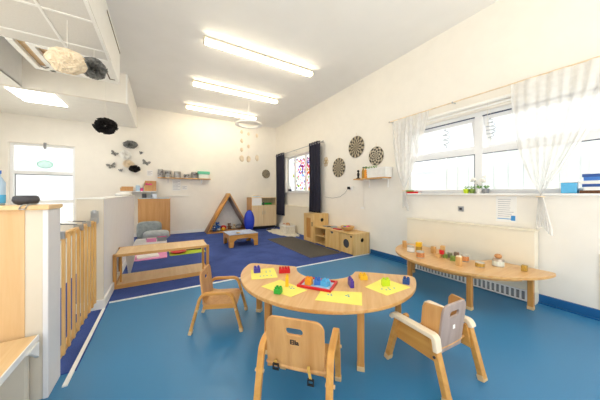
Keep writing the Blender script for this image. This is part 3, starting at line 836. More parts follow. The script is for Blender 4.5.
# ------------------------------------------------------------------ navy curtains
def navy(label, y0, y1, zt, zb):
    t = thing('navy_curtain', label, 'curtain', (3.435, (y0+y1)/2, 0), 0, 'navy curtains at the far window')
    h = (y1-y0)/2
    def fn(u, v):
        return ((.032+.008*v)*math.sin(u*4*2*PI+.4*math.sin(v*3)), -h+2*h*u+.012*math.sin(v*4+u*9), zt+.05+(zb-zt-.05)*v)
    m = MB().grid(fn, 64, 30); bmesh.ops.solidify(m.bm, geom=m.bm.faces[:], thickness=.004)
    m.build('drape', 'navy_cloth', t, smooth=True)
    for k in range(4):
        y = -h+2*h*(k+.5)/4
        pts = [(.022*math.cos(a*PI/6), y, zt+.0+.022*math.sin(a*PI/6)) for a in range(13)]
        MB().tube(pts, .005, 6).build('eyelet', 'steel', t, smooth=True)
    return t
navy('navy curtain left of the far window, next to the room corner', 6.82, 7.38, 2.50, .47)
navy('navy curtain right of the far window, behind the toy kitchen', 4.80, 5.27, 2.50, .706)
r = thing('curtain_rod', 'steel curtain rod carrying the two navy curtains', 'curtain rod', (3.435, 6.0, 2.50))
MB().cyl((0, -1.33, 0), (0, 1.42, 0), .010).build('rod', 'steel', r)
for y in (-1.34, 1.43): MB().ball((0, y, 0), .022, 2).build('finial', 'steel', r, smooth=True)
for y in (-1.20, .2, 1.33): MB().cyl((0, y, 0), (W-3.435, y, 0), .007).build('bracket', 'steel', r)

# ------------------------------------------------------------------ window sill things
SZ = W1[2]
def pot_plant(label, y, x, ptmat, leaves, flowers):
    t = thing('potted_plant', label, 'plant', (x, y, SZ), 0, 'small pots on the wide window sill')
    MB().lathe([(.026, 0), (.036, .055), (.036, .062), (.030, .062), (.028, .05), (0, .05)]).build('pot', ptmat, t)
    m = MB()
    for k in range(leaves):
        a = k*2.4; r_ = .012+.006*(k % 3)
        m.ball((r_*math.cos(a), r_*math.sin(a), .072+.008*(k % 4)), (.018, .009, .005), 2, rotm(0, -.5, a))
    m.build('leaves', 'leaf', t, smooth=True)
    if flowers:
        m = MB().tube([(0, 0, .05), (.0, .02, .14), (-.01, .06, .20)], .003).tube([(0, 0, .05), (.0, -.03, .13), (-.01, -.06, .17)], .003)
        m.build('stem', 'leaf', t)
        m = MB()
        for k in range(flowers):
            s_ = 1 if k % 2 else -1
            c_ = (-.005-.012*(k % 3), s_*(.02+.014*(k//2)), .12+.014*(k//2)+.02*(k % 3))
            for j in range(5): m.ball((c_[0], c_[1]+.013*math.cos(j*1.257), c_[2]+.013*math.sin(j*1.257)), (.005, .012, .012), 1)
        m.build('flowers', 'cloth_white', t, smooth=True)
    return t
pot_plant('small green pot at the left of the white orchid', 1.575, 3.60, 'lime', 6, 0)
pot_plant('dark green pot beside the white orchid', 1.505, 3.60, 'block_green', 6, 0)
pot_plant('white orchid in a pot on the wide window sill', 1.425, 3.60, 'white_gloss', 7, 10)
pot_plant('low succulent right of the white orchid', 1.345, 3.60, 'mid_grey', 9, 0)
def book(label, y0, y1, x0, x1, z, th, mat, name='book', grp='books on the wide window sill', rz=0):
    t = thing(name, label, 'book', ((x0+x1)/2, (y0+y1)/2, z), rz, grp)
    a, b_ = (x1-x0)/2, (y1-y0)/2
    MB().box(-a, a, -b_, b_, 0, .003).box(-a, a, -b_, b_, th-.003, th).box(-a, -a+.003, -b_, b_, .003, th-.003).build('cover', mat, t)
    MB().box(-a+.003, a-.004, -b_+.004, b_-.004, .003, th-.003).build('pages', 'white_paper', t)
    return t
book('red book lying behind the left sheer curtain', 2.26, 2.46, 3.58, 3.67, SZ, .03, 'red')
book('green book lying on the red book', 2.34, 2.48, 3.58, 3.67, SZ+.0302, .022, 'block_green')
t = thing('storage_tub', 'light blue tub on the right end of the wide window sill', 'tub', (3.62, .635, SZ))
MB().box(-.04, .04, -.055, .055, 0, .11).build('body', 'sky_blue', t, bevel=.006); MB().box(-.045, .045, -.06, .06, .11, .122).build('lid', 'white_gloss', t, bevel=.004)
hts = [.018, .022, .016, .02, .024, .018]
zz = SZ
for k, (mt, lab) in enumerate((('brown', 'brown folder at the bottom of the pile on the sill'), ('white_paper', 'white folder second in the pile on the sill'), ('navy_brick', 'dark blue folder third in the pile on the sill'),
                               ('white_paper', 'white folder fourth in the pile on the sill'), ('mid_blue', 'mid blue folder fifth in the pile on the sill'), ('navy_brick', 'dark blue folder at the top of the pile on the sill'))):
    book(lab, .40+.012*((k*7) % 4), .56-.012*((k*5) % 3), 3.575, 3.665, zz, hts[k]+.012, mt, 'folder', 'folders piled on the wide window sill', R((k % 3-1)*4))
    zz += hts[k]+.0122
def spinner(label, y, ztop, n):
    t = thing('wind_spinner', label, 'ornament', (3.58, y, ztop), 0, 'spiral ornaments hanging in the wide window')
    MB().tube([(0, 0, 0), (0, 0, -.42)], .0015, 6).build('string', 'string', t)
    pts = []
    for k in range(n*16+1):
        f_ = k/(n*16); pts.append((.05*math.sin(PI*f_)**.6*math.cos(k*PI/8)+.0, .05*math.sin(PI*f_)**.6*math.sin(k*PI/8), -.12-.28*f_))
    MB().sweep(pts, .012, .003, side=(0, 0, 1)).build('spiral', 'outside_grey', t, smooth=True)
spinner('small spiral ornament hanging before the left top light', 1.83, 2.27, 4)
spinner('long spiral ornament hanging before the right top light', 1.29, 2.28, 6)
v = thing('bottle', 'black and white patterned bottle on the sill of the flower window', 'bottle', (3.62, 6.74, W2[2]))
MB().lathe([(.05, 0), (.055, .02), (.05, .16), (.02, .22), (.018, .27), (0, .27)]).build('body', 'white_gloss', v, smooth=True)
MB().lathe([(.0565, .03), (.0535, .10)]).build('band', 'black', v)
def stain(name, col):
    m = bpy.data.materials.new(name); m.use_nodes = True
    nt = m.node_tree; nt.nodes.clear()
    o = N(nt, 'ShaderNodeOutputMaterial'); mx = N(nt, 'ShaderNodeMixShader'); mx.inputs[0].default_value = .3
    t = N(nt, 'ShaderNodeBsdfTransparent'); d = N(nt, 'ShaderNodeBsdfTranslucent')
    t.inputs[0].default_value = lin(col); d.inputs[0].default_value = lin(col)
    nt.links.new(t.outputs[0], mx.inputs[1]); nt.links.new(d.outputs[0], mx.inputs[2]); nt.links.new(mx.outputs[0], o.inputs[0])
    return m
for n_, c__ in (('purple', '#8f6fd0'), ('orange', '#f5a85a'), ('pink', '#f3a8cf'), ('yellow', '#f6d95c'), ('lime', '#b5dc78'), ('hot_pink', '#e66aa6'), ('sky_blue', '#9acdf0')): M['film_'+n_] = stain('film_'+n_, c__)
fp = thing('flower_sticker', 'colourful flower picture stuck on the far window pane', 'sticker', (FX+.026, 6.1, 1.85))
rnd = random.Random(3)
cols = ['purple', 'orange', 'pink', 'yellow', 'lime', 'hot_pink', 'sky_blue']
ms = {c_: MB() for c_ in cols}
def petal(c_, y, z, r_): ms[c_].cyl((-.002, y, z), (.0, y, z), r_, seg=10)
for cy_, cz_, pm, cm, rr in ((.10, .10, 'purple', 'yellow', .17), (-.28, .06, 'orange', 'yellow', .18), (-.05, .28, 'pink', 'orange', .16), (-.30, .32, 'purple', 'pink', .12), (-.50, -.08, 'orange', 'hot_pink', .12)):
    for k in range(8):
        a = k*PI/4; petal(pm if k % 3 else 'hot_pink', cy_+rr*.7*math.cos(a), cz_+rr*.7*math.sin(a), rr*.24)
    petal(cm, cy_, cz_, rr*.28)
for k in range(120): petal(rnd.choice(cols), rnd.uniform(-.56, .56), rnd.uniform(-.52, .46), rnd.uniform(.016, .042))
for c_, m in ms.items(): m.build('petals', 'film_'+c_, fp)['kind'] = 'stuff'

# ------------------------------------------------------------------ wall things, right wall
def woven(label, y, z, r, mat, wall='right', grp='woven discs on the right wall'):
    loc = (W-.016, y, z)
    t = thing('woven_disc', label, 'wall decoration', loc, 0, grp)
    m = MB()
    def fn(u, v):
        rr = r*v; return (-.02*(1-v)**2+.004*math.sin(u*2*PI*36)*v, rr*math.cos(u*2*PI), rr*math.sin(u*2*PI))
    m.grid(fn, 144, 10); bmesh.ops.remove_doubles(m.bm, verts=m.bm.verts, dist=1e-5)
    bmesh.ops.solidify(m.bm, geom=m.bm.faces[:], thickness=.004)
    m.build('disc', mat, t, smooth=True)
    MB().cyl((.0, 0, 0), (.016, 0, 0), .012).build('pin', 'dark_grey', t)
    MB().tube([(.006, 0, r-.01), (.009, .003, r+.05), (.012, 0, r+.07)], .003).build('loop', 'tan_soft', t)
    if wall == 'far':
        t.rotation_euler.z = PI/2; t.location = (y, YF-.016, z)
    return t
woven('large woven disc hung highest on the right wall', 3.65, 2.195, .230, 'fan_radial')
woven('large woven disc with radial pattern nearest the navy curtain', 4.22, 1.808, .225, 'fan_radial')
woven('smaller woven disc with dark ring pattern above the white basket', 3.112, 1.927, .182, 'fan_ring')
woven('small woven disc on the far wall near the room corner', 3.20, 1.897, .155, 'fan_radial', 'far', 'woven discs on the walls')
t = thing('gold_ornament', 'small golden lattice ornament between curtain and woven disc', 'wall decoration', (W-.008, 4.72, 2.0))
m = MB()
for k in range(6):
    a = k*PI/3; cy_, cz_ = .055*math.cos(a), .075*math.sin(a)
    m.tube([(0, cy_+.035*math.cos(j*PI/6), cz_+.045*math.sin(j*PI/6)) for j in range(13)], .005, 6)
m.tube([(0, .03*math.cos(j*PI/6), .035*math.sin(j*PI/6)) for j in range(13)], .006, 6)
m.build('lattice', 'label_olive', t, smooth=True)

sh = thing('wall_shelf', 'narrow wooden wall shelf carrying a white basket', 'shelf', (W, 3.17, 1.475))
MB().box(-.20, 0, -.40, .37, 0, .022).build('board', 'beech_y', sh, bevel=.003)
for y in (-.33, .12): MB().box(-.16, 0, y-.008, y+.008, -.012, 0).box(-.014, 0, y-.008, y+.008, -.16, -.012).build('bracket', 'white_gloss', sh)
bk = thing('white_basket', 'white woven basket on the wall shelf', 'basket', (3.475, 2.96, 1.4972))
m = MB()
a, b_ = .09, .21
m.box(-a, a, -b_, b_, 0, .008)
for k in range(7):
    z = .008+k*.022; e = .003*(k % 2)+k*.001
    m.box(-a-e, -a+.008, -b_-e, b_+e, z, z+.021).box(a-.008, a+e, -b_-e, b_+e, z, z+.021).box(-a, a, -b_-e, -b_+.008, z, z+.021).box(-a, a, b_-.008, b_+e, z, z+.021)
m.build('body', 'cloth_white', bk, bevel=.003)
MB().sweep([(-a-.012, -b_-.012, .168), (-a-.012, b_+.012, .168), (a+.006, b_+.012, .168), (a+.006, -b_-.012, .168), (-a-.012, -b_-.012, .168)], .016, .012, side=(0, 0, 1)).build('rim', 'white_gloss', bk)
for k, (y, lab, mt) in enumerate(((3.36, 'amber bottle beside the white basket', 'label_olive'), (3.29, 'orange bottle touching the white basket', 'orange'))):
    t = thing('amber_bottle', lab, 'bottle', (3.48, y, 1.4972), 0, 'bottles on the wall shelf')
    MB().lathe([(.030, 0), (.032, .01), (.030, .15), (.014, .19), (.013, .215), (0, .215)]).build('body', mt, t, smooth=True)
    MB().cyl((0, 0, .2151), (0, 0, .235), .016).build('cap', 'label_dark', t)
t = thing('figurine', 'small black figure at the left end of the wall shelf', 'ornament', (3.48, 3.50, 1.4972))
MB().lathe([(.045, 0), (.045, .015), (.018, .03), (.028, .10), (.014, .135), (0, .14)]).build('body', 'black', t, smooth=True)
MB().ball((0, 0, .16), .026).build('head', 'black', t, smooth=True)
t = thing('leafy_garland', 'green leafy sprig hanging over the basket rim', 'decoration', (3.36, 3.08, 1.676))
m = MB()
for k in range(16): m.ball((.012*math.sin(k*2.1), -.16+k*.02, .012*math.cos(k*1.7)+.014), (.012, .024, .005), 1, rotm(k, .4*k, k*.9))
m.build('leaves', 'leaf', t, smooth=True)
t = thing('wall_socket', 'white double socket with a black plug on the right wall', 'socket', (W-.004, 3.83, 1.32))
MB().box(-.006, .004, -.07, .07, -.045, .045).build('plate', 'white_gloss', t, bevel=.003)
MB().box(-.05, -.006, .0, .055, -.028, .028).build('plug', 'black', t, bevel=.004)['label'] = 'black plug'
MB().tube([(-.03, .055, -.01), (-.02, .16, -.11), (-.006, .35, -.20), (-.004, .62, -.235), (-.004, .92, -.21)], .004, 6).build('cable', 'mid_grey', t)
t = thing('cable_clip', 'small pale socket cover low on the right wall', 'socket', (W-.003, 3.47, .90))
MB().box(-.008, .003, -.05, .05, -.02, .02).build('plate', 'white_gloss', t, bevel=.003); MB().tube([(-.004, -.02, .02), (-.004, -.045, .55)], .003, 6).build('cable', 'string', t)
t = MB().box(-.006, .003, -.035, .035, -.035, .035).mat(1).box(-.008, -.006, -.016, .016, -.016, .016).build('wall_switch', ['steel', 'dark_grey'], None, loc=(W-.003, 1.63, .985))
tag(t, 'small metal switch plate above the cream radiator cover', 'switch')
t = thing('notice', 'white printed notice with a blue block under the wide window', 'notice', (W-.003, 1.135, 1.0))
MB().box(-.001, .0025, -.095, .10, -.145, .165).build('sheet', 'white_paper', t)
m = MB(); rn = random.Random(5)
for k in range(9):
    z = .125-k*.025; m.box(-.0014, -.001, -.07+rn.uniform(0, .04), .08, z-.0035, z+.0035)
m.build('text_lines', 'ink', t)
MB().box(-.0016, -.001, -.085, -.045, -.125, -.065).box(-.0016, -.001, -.045, .085, -.112, -.102).build('blue_block', 'blue_print', t)['label'] = 'blue printed block'

# ------------------------------------------------------------------ play kitchen along the right wall
KX = 3.135; KD = 3.565-KX
k = thing('play_kitchen_washer', 'wooden toy washing machine with round dark door, nearest of the toy kitchen', 'play kitchen', (KX, 3.275, CB), 0, 'toy kitchen units')
mat4 = Matrix.Translation((0, 0, 0)) @ Matrix(((1, 0, 0, 0), (0, 0, 1, 0), (0, 1, 0, 0), (0, 0, 0, 1)))
def circ(cx, cy, r, n=28): return [(cx+r*math.cos(2*PI*i/n), cy+r*math.sin(2*PI*i/n)) for i in range(n)]
MB().plate([(0, 0), (KD, 0), (KD, .395), (0, .395)], (circ(.235, .275, .042),), t=.018, bevel=.002, mat=mat4).build('side_panel', 'birch', k)['label'] = 'side panel with round finger hole'
MB().box(.0, KD, .392, .40, 0, .395).build('side_panel', 'birch', k)
MB().box(.02, KD, .018, .392, .02, .03).box(KD-.01, KD, .018, .392, .03, .39).build('carcass', 'dark_grey', k)
matf = Matrix(((0, 0, 1, 0), (1, 0, 0, 0), (0, 1, 0, 0), (0, 0, 0, 1)))
d = MB().plate([(.022, .02), (.378, .02), (.378, .385), (.022, .385)], (circ(.20, .205, .088),), t=.018, bevel=.002, mat=Matrix.Translation((-.012, 0, 0)) @ matf).build('door', 'birch', k)
MB().cyl((-.004, .20, .205), (.002, .20, .205), .087, seg=28).build('window_disc', 'dark_grey', d)['label'] = 'dark round window'
MB().box(-.018, -.012, .03, .075, .345, .372).build('handle', 'black', d)
MB().box(-.012, KD, -.004, .40, .397, .415).build('top', 'birch', k, bevel=.003)
k = thing('play_kitchen_cupboard', 'wooden toy cupboard with a dark half-moon handle hole, beside the toy washing machine', 'play kitchen', (KX, 3.677, CB), 0, 'toy kitchen units')
MB().box(0, KD, 0, .018, 0, .396).box(0, KD, .456, .472, 0, .396).box(.02, KD, .018, .456, .02, .035).box(KD-.01, KD, .018, .456, .035, .396).build('carcass', 'birch', k)
MB().box(-.014, .0, .236, .470, .02, .39).build('door', 'birch', k, bevel=.002)
MB().box(-.014, .0, .004, .232, .02, .39).build('door', 'birch', k, bevel=.002)
MB().plate(arcpts(0, 0, .045, 180, 360, 14), t=.003, bevel=.0005, mat=Matrix.Translation((-.0165, .236, .382)) @ matf).build('handle_hole', 'dark_grey', k)
MB().box(-.012, KD, .0, .472, .397, .415).build('top', 'birch', k, bevel=.003)
k = thing('play_kitchen_shelf', 'open wooden toy shelf unit in the middle of the toy kitchen', 'play kitchen', (KX, 4.151, CB), 0, 'toy kitchen units')
MB().box(0, KD, 0, .018, 0, .396).box(0, KD, .430, .449, 0, .396).box(KD-.012, KD, .018, .430, 0, .396).build('carcass', 'birch', k)
MB().box(0.01, KD-.012, .018, .430, .02, .038).build('shelf', 'birch', k); MB().box(.01, KD-.012, .018, .430, .195, .212).build('shelf', 'birch', k)
MB().box(-.012, KD, .0, .449, .397, .415).build('top', 'birch', k, bevel=.003)
tag(MB().lathe([(.04, 0), (.06, .03), (.062, .04), (.055, .036), (.036, .008), (0, .008)]).build('toy_pan', 'ball_brown', None, loc=(KX+.16, 4.38, CB+.2122)), 'small brown bowl on the open toy shelf', 'bowl')
k = thing('play_kitchen_fridge', 'tall wooden toy fridge at the far end of the toy kitchen', 'play kitchen', (KX, 4.605, CB), 0, 'toy kitchen units')
MB().plate([(0, 0), (KD, 0), (KD, .68), (0, .68)], (circ(.235, .545, .045),), t=.018, bevel=.002, mat=mat4).build('side_panel', 'birch', k)['label'] = 'side panel with round hole'
MB().box(0, KD, .43, .448, 0, .68).build('side_panel', 'birch', k)
MB().box(.02, KD, .018, .43, .02, .036).box(KD-.01, KD, .018, .43, .036, .68).box(.02, KD-.01, .018, .43, .33, .345).build('carcass', 'dark_grey', k)
d = MB().plate([(.004, .012), (.444, .012), (.444, .676), (.004, .676)], (rrect(.13, .33, .10, .59, .01, 2),), t=.018, bevel=.002, mat=Matrix.Translation((-.020, 0, 0)) @ matf).build('door', 'birch', k)
MB().box(-.010, -.004, .125, .335, .095, .595).build('inset_panel', 'beech_z', d)['label'] = 'recessed darker panel'
MB().box(-.034, -.02, .045, .065, .40, .50).build('handle', 'dark_grey', d, bevel=.003)
MB().box(-.02, KD, 0, .448, .68, .697).build('top', 'birch', k, bevel=.003)
KZ = CB+.4152
b_ = thing('wooden_bowl', 'wide wooden bowl on the toy washing machine', 'bowl', (KX+.20, 3.66, KZ))
MB().lathe([(.055, 0), (.10, .02), (.14, .075), (.145, .095), (.135, .095), (.09, .03), (0, .018)], seg=36).build('body', 'block_wood', b_, smooth=True)
rn = random.Random(4)
for i, (dx, dy, mt, lab) in enumerate(((.0, .0, 'hot_pink', 'pink toy fruit in the middle of the bowl'), (.06, .03, 'red', 'red toy fruit at the back of the bowl'), (-.055, .03, 'purple', 'purple toy fruit at the left of the bowl'), (-.01, -.065, 'rust', 'rust coloured toy fruit at the right of the bowl'), (.0, .075, 'lime', 'lime toy fruit at the far left of the bowl'))):
    t = tag(MB().ball((0, 0, .032), (.034, .034, .032), 3).build('toy_fruit', mt, None, (KX+.20+dx, 3.66+dy, KZ+.040), smooth=True), lab, 'toy food', 'toy fruit in the wooden bowl')
p_ = thing('steel_pan', 'small steel pan on the toy cupboard', 'pan', (KX+.19, 4.10, KZ))
MB().lathe([(.07, 0), (.08, .01), (.082, .04), (.076, .04), (.072, .012), (0, .010)]).build('body', 'steel', p_, smooth=True)
MB().tube([(-.08, 0, .03), (-.17, .03, .035)], .008).build('handle', 'black', p_)
tag(MB().box(-.05, .05, -.10, .10, 0, .02).build('toy_board', 'red', None, (KX+.13, 3.90, KZ), bevel=.004), 'flat red toy lying between bowl and pan', 'toy')
tag(MB().box(-.07, .07, -.07, .07, 0, .012).build('toy_hob', 'mid_grey', None, (KX+.2, 4.38, KZ), bevel=.004), 'grey square toy hob on the open toy shelf unit', 'toy')

# rugs
rg = thing('dark_rug', 'dark grey-brown rug in front of the toy kitchen', 'rug', (2.72, 4.58, CB), R(0))
MB().box(-.36, .34, -1.0, 1.0, 0, .010).build('pile', 'rug', rg, bevel=.003)
MB().box(-.375, .355, -1.015, -1.0, 0, .011).box(-.375, .355, 1.0, 1.015, 0, .011).box(-.375, -.36, -1.0, 1.0, 0, .011).box(.34, .355, -1.0, 1.0, 0, .011).build('border', 'label_dark', rg)
out = []
for i in range(72):
    a = 2*PI*i/72; r_ = 1+.06*math.cos(a*14)
    out.append((.30*r_*math.cos(a), .80*r_*math.sin(a)))
tag(MB().plate(out, t=.012, bevel=.002).build('scalloped_mat', 'mat_white', None, (3.14, 6.35, CB), rz=R(4)), 'cream scalloped mat on the carpet in the far right corner', 'mat')
bk = thing('toy_basket', 'cream basket of balls on the scalloped mat', 'basket', (3.22, 6.15, CB+.0122))
MB().box(-.14, .14, -.20, .20, 0, .008).box(-.15, -.14, -.21, .21, 0, .28).box(.14, .15, -.21, .21, 0, .28).box(-.14, .14, -.21, -.20, 0, .24).box(-.14, .14, .20, .21, 0, .24).build('body', 'mat_white', bk, bevel=.004)
MB().box(-.155, -.15, -.215, .215, .215, .245).box(-.15, .155, -.215, -.21, .215, .245).build('rim', 'cloth_white', bk)
MB().box(-.139, .139, -.199, .199, .009, .16).build('lining', 'tan_soft', bk)
for dx, dy, r_, mt, lab in ((-.06, .12, .06, 'rust', 'rust coloured ball at the left of the basket'), (.0, -.01, .075, 'ball_brown', 'brown ball in the middle of the basket'), (-.05, -.13, .055, 'tan_soft', 'beige ball at the right of the basket')):
    tag(MB().ball((0, 0, r_), r_, 3).build('ball', mt, None, (3.22+dx, 6.15+dy, CB+.173), smooth=True), lab, 'ball', 'balls in the cream basket')
tag(MB().ball((0, 0, .03), (.09, .07, .03), 2).build('dark_cushion', 'dark_grey', None, (2.96, 6.92, CB+.0122), smooth=True), 'dark lump lying at the far end of the scalloped mat', 'cushion')

# ------------------------------------------------------------------ corner cupboard
c_ = thing('corner_cupboard', 'pale wooden cupboard with two doors in the far right corner', 'cupboard', (2.49, 7.30, CB))
CW, CD, CH = .90, .46, 1.06
MB().box(0, .02, 0, CD, .10, CH).build('side_panel', 'orange_beech', c_)['label'] = 'darker wooden side'
MB().box(CW-.02, CW, 0, CD, .10, CH).build('side_panel', 'pale_birch', c_)
MB().box(.02, CW-.02, .02, CD, .10, .12).box(.02, CW-.02, CD-.02, CD, .12, CH).box(.02, CW-.02, .02, CD-.02, .77, .79).build('carcass', 'pale_birch', c_)
MB().box(.03, CW-.03, .03, CD-.03, .03, .10).build('plinth', 'black', c_)['label'] = 'black plinth'
for x in (.05, CW-.05):
    for y in (.05, CD-.05): MB().cyl((x, y, 0), (x, y, .03), .022).build('castor', 'mid_grey', c_)
for x0, x1, hx in ((.022, .425, .39), (.430, .880, .465)):
    d = MB().box(x0, x1, -.018, 0, .105, .785).build('door', 'pale_birch', c_, bevel=.003)
    MB().tube([(hx, -.018, .50), (hx, -.04, .51), (hx, -.04, .60), (hx, -.018, .61)], .006).build('handle', 'steel', d, smooth=True)
MB().box(.022, .36, -.015, .40, .795, CH-.02).build('drawer', 'white_gloss', c_, bevel=.004)['label'] = 'white drawer'
MB().box(.40, .45, -.012, .0, .80, .90).build('card_holder', 'dark_grey', c_)
MB().box(.38, .880, .2, .42, .79, .80).build('shelf', 'pale_birch', c_)
MB().box(0, CW, -.005, CD, CH-.02, CH).build('top', 'pale_birch', c_, bevel=.003)
tag(MB().box(-.20, .20, -.09, .09, 0, .07).build('storage_tray', 'green', None, (3.12, 7.62, CB+.8002), bevel=.01), 'green tray in the open top of the corner cupboard', 'tray')
zz = CB+CH
for i in range(4):
    x = 2.62+i*.06
    tag(MB().box(-.10, .10, -.13, .13, 0, .018).build('paper_stack', ['white_paper', 'pale_blue', 'white_paper', 'tan_soft'][i], None, (2.72+.02*i, 7.52, zz+.0185*i+.0002), rz=R(5*i-6)), ['white papers at the bottom of the pile on the corner cupboard', 'pale blue papers in the pile on the corner cupboard', 'white papers third in the pile on the corner cupboard', 'tan papers on top of the pile on the corner cupboard'][i], 'paper', 'paper pile on the corner cupboard')

# blue oval seat
t = thing('blue_pouffe', 'royal blue oval pouffe leaning beside the tent and cupboard', 'pouffe', (2.335, 7.03, CB))
o = MB().ball((0, 0, .335), (.16, .17, .335), 4).build('body', 'blue_bag', t, smooth=True)
MB().tube([(.1555*math.cos(a*PI/16)*1.0, 0, 0.335+.3365*math.sin(a*PI/16)) for a in range(33)], .006).build('seam', 'blue_bag', t, smooth=True)

# ------------------------------------------------------------------ wooden triangle den
TX0, TX1, TY0, TY1, TH = 1.125, 2.46, 7.26, 7.755, 1.20
t = thing('triangle_den', 'wooden triangular tent-shaped play den against the far wall', 'play den', ((TX0+TX1)/2, TY0, CB))
hw = (TX1-TX0)/2; dp = TY1-TY0
mt_ = Matrix(((1, 0, 0, 0), (0, 0, 1, 0), (0, 1, 0, 0), (0, 0, 0, 1)))
th_ = .045; nx = th_*math.hypot(hw, TH)/TH
def slope(sx, name, mat, lab=None):
    o = MB().plate([(sx*hw, 0), (0, TH), (0, TH-th_*math.hypot(hw, TH)/hw), (sx*(hw-nx), 0)], t=dp, bevel=.003, mat=mt_).build(name, mat, t)
    if lab: o['label'] = lab
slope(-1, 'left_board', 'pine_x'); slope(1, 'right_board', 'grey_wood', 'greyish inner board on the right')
MB().plate([(hw+.002, 0), (0, TH+.004), (0, TH-.045), (hw-.03, 0)], t=.03, bevel=.003, mat=Matrix.Translation((0, -.03, 0)) @ mt_).build('front_trim', 'pine_x', t)
MB().plate([(-hw-.002, 0), (0, TH+.004), (0, TH-.045), (-hw+.03, 0)], t=.03, bevel=.003, mat=Matrix.Translation((0, -.03, 0)) @ mt_).build('front_trim', 'pine_x', t)
MB().plate([(-hw+.06, .02), (0, TH-.12), (hw-.06, .02)], t=.012, bevel=.001, mat=Matrix.Translation((0, dp-.014, 0)) @ mt_).build('back_panel', 'cloth_white', t)['label'] = 'white back panel'
MB().box(-hw+.03, hw-.03, -.03, dp, 0, .035).build('base', 'pine_x', t)
DZ = CB+.0352
def toy_ball(name, label, x, y, r_, mat, sq=(1, 1, 1)):
    return tag(MB().ball((0, 0, r_*sq[2]), (r_*sq[0], r_*sq[1], r_*sq[2]), 3, None, .12, 3).build(name, mat, None, (x, y, DZ), smooth=True), label, 'toy', 'soft toys in the triangle den')
def teddy(label, x, y, s, m1, m2, rz=0):
    t = thing('soft_toy', label, 'soft toy', (x, y, DZ), rz, 'soft toys in the triangle den')
    MB().ball((0, 0, .085*s), (.07*s, .065*s, .085*s), 3).ball((0, -.0, .20*s), .06*s, 3).ball((.045*s, 0, .25*s), .022*s, 2).ball((-.045*s, 0, .25*s), .022*s, 2).ball((.05*s, -.07*s, .035*s), (.03*s, .06*s, .03*s), 2).ball((-.05*s, -.07*s, .035*s), (.03*s, .06*s, .03*s), 2).ball((.075*s, -.03*s, .12*s), (.025*s, .05*s, .025*s), 2).ball((-.075*s, -.03*s, .12*s), (.025*s, .05*s, .025*s), 2).build('body', m1, t, smooth=True)
    MB().ball((0, -.055*s, .19*s), (.025*s, .018*s, .02*s), 2).build('muzzle', m2, t, smooth=True)
teddy('navy and white soft toy at the left inside the triangle den', 1.36, 7.40, .7, 'navy_brick', 'cloth_white')
teddy('blue soft toy sitting behind in the left of the triangle den', 1.50, 7.62, .95, 'mid_blue', 'cloth_white', .2)
toy_ball('soft_cushion', 'grey white plush lump at the left of the triangle den', 1.50, 7.42, .055, 'grey_cushion', (1.1, 1, .8))
toy_ball('soft_cushion', 'red plush lump inside the triangle den', 1.68, 7.62, .085, 'red', (1.1, 1, .85))
toy_ball('soft_cushion', 'yellow plush lump in front of the red one', 1.64, 7.42, .06, 'yellow', (1, 1, .9))
teddy('brown soft toy in the middle of the triangle den', 1.86, 7.60, .75, 'brown', 'tan_soft')
teddy('beige soft toy right of the brown one in the triangle den', 2.02, 7.60, .6, 'tan_soft', 'brown')
toy_ball('soft_cushion', 'dark grey cushion at the right of the triangle den', 2.17, 7.57, .10, 'mid_grey', (1.2, 1, .8))

# ------------------------------------------------------------------ low arched table with cloth
AX, AY = 1.585, 5.42
t = thing('arched_low_table', 'low arched wooden play table draped with pale blue cloth', 'table', (AX, AY, CB))
hw = .325; HT = .262
outl = [(-hw, 0), (-hw, HT), (hw, HT), (hw, 0), (hw-.085, 0)] + [(q[0], q[1]) for q in [(hw-.10, .10)]] + [( .16*math.cos(R(a))+ (.07 if a < 90 else -.07), .10+.085*math.sin(R(a))) for a in range(5, 180, 10)] + [(-hw+.10, .10), (-hw+.085, 0)]
for y, nm in ((-.30, 'front_arch'), (.275, 'back_arch')):
    MB().plate(outl, t=.025, bevel=.004, mat=Matrix.Translation((0, y, 0)) @ mt_).build(nm, 'pine_x', t)
outs = [(-.275, 0), (-.275, HT), (.275, HT), (.275, 0), (.22, 0), (.19, .12)] + [(.16*math.cos(R(a)), .12+.06*math.sin(R(a))) for a in range(10, 171, 16)] + [(-.19, .12), (-.22, 0)]
ms_ = Matrix(((0, 0, 1, 0), (1, 0, 0, 0), (0, 1, 0, 0), (0, 0, 0, 1)))
for x, nm in ((-.325, 'side_arch'), (.30, 'side_arch')): MB().plate(outs, t=.025, bevel=.004, mat=Matrix.Translation((x, 0, 0)) @ ms_).build(nm, 'pine_x', t)
MB().box(-hw, hw, -.30, .30, HT, HT+.012).build('tabletop', 'pine_x', t, bevel=.003)
def cl(u, v): return (-.335+.67*u, -.315+.63*v, .2755 + .010*noise.noise(Vector((u*6, v*6, 1))) + .006)
m = MB().grid(cl, 30, 30); bmesh.ops.solidify(m.bm, geom=m.bm.faces[:], thickness=.004)
tag(m.build('draped_cloth', 'blue_cloth', None, (AX, AY, CB+.003), smooth=True), 'pale blue grey cloth spread on the low arched table', 'cloth')
def clb(u, v): return (-.26+.52*u, -.22+.44*v, .20-.11*math.sin(PI*u)*math.sin(PI*v)**.5 + .008*noise.noise(Vector((u*7, v*7, 4))))
m = MB().grid(clb, 24, 24); bmesh.ops.solidify(m.bm, geom=m.bm.faces[:], thickness=.004)
tag(m.build('hanging_cloth', 'blue_cloth', None, (AX, AY, CB), smooth=True), 'pale blue cloth sagging below the low arched table', 'cloth')
tag(MB().plate([(.05*(1 if i % 2 else .5)*math.cos(i*PI/5), .05*(1 if i % 2 else .5)*math.sin(i*PI/5)) for i in range(10)], t=.012, bevel=.002).build('yellow_star', 'yellow', None, (AX-.10, AY-.18, CB+.296)), 'small yellow star on the cloth of the low arched table', 'toy')

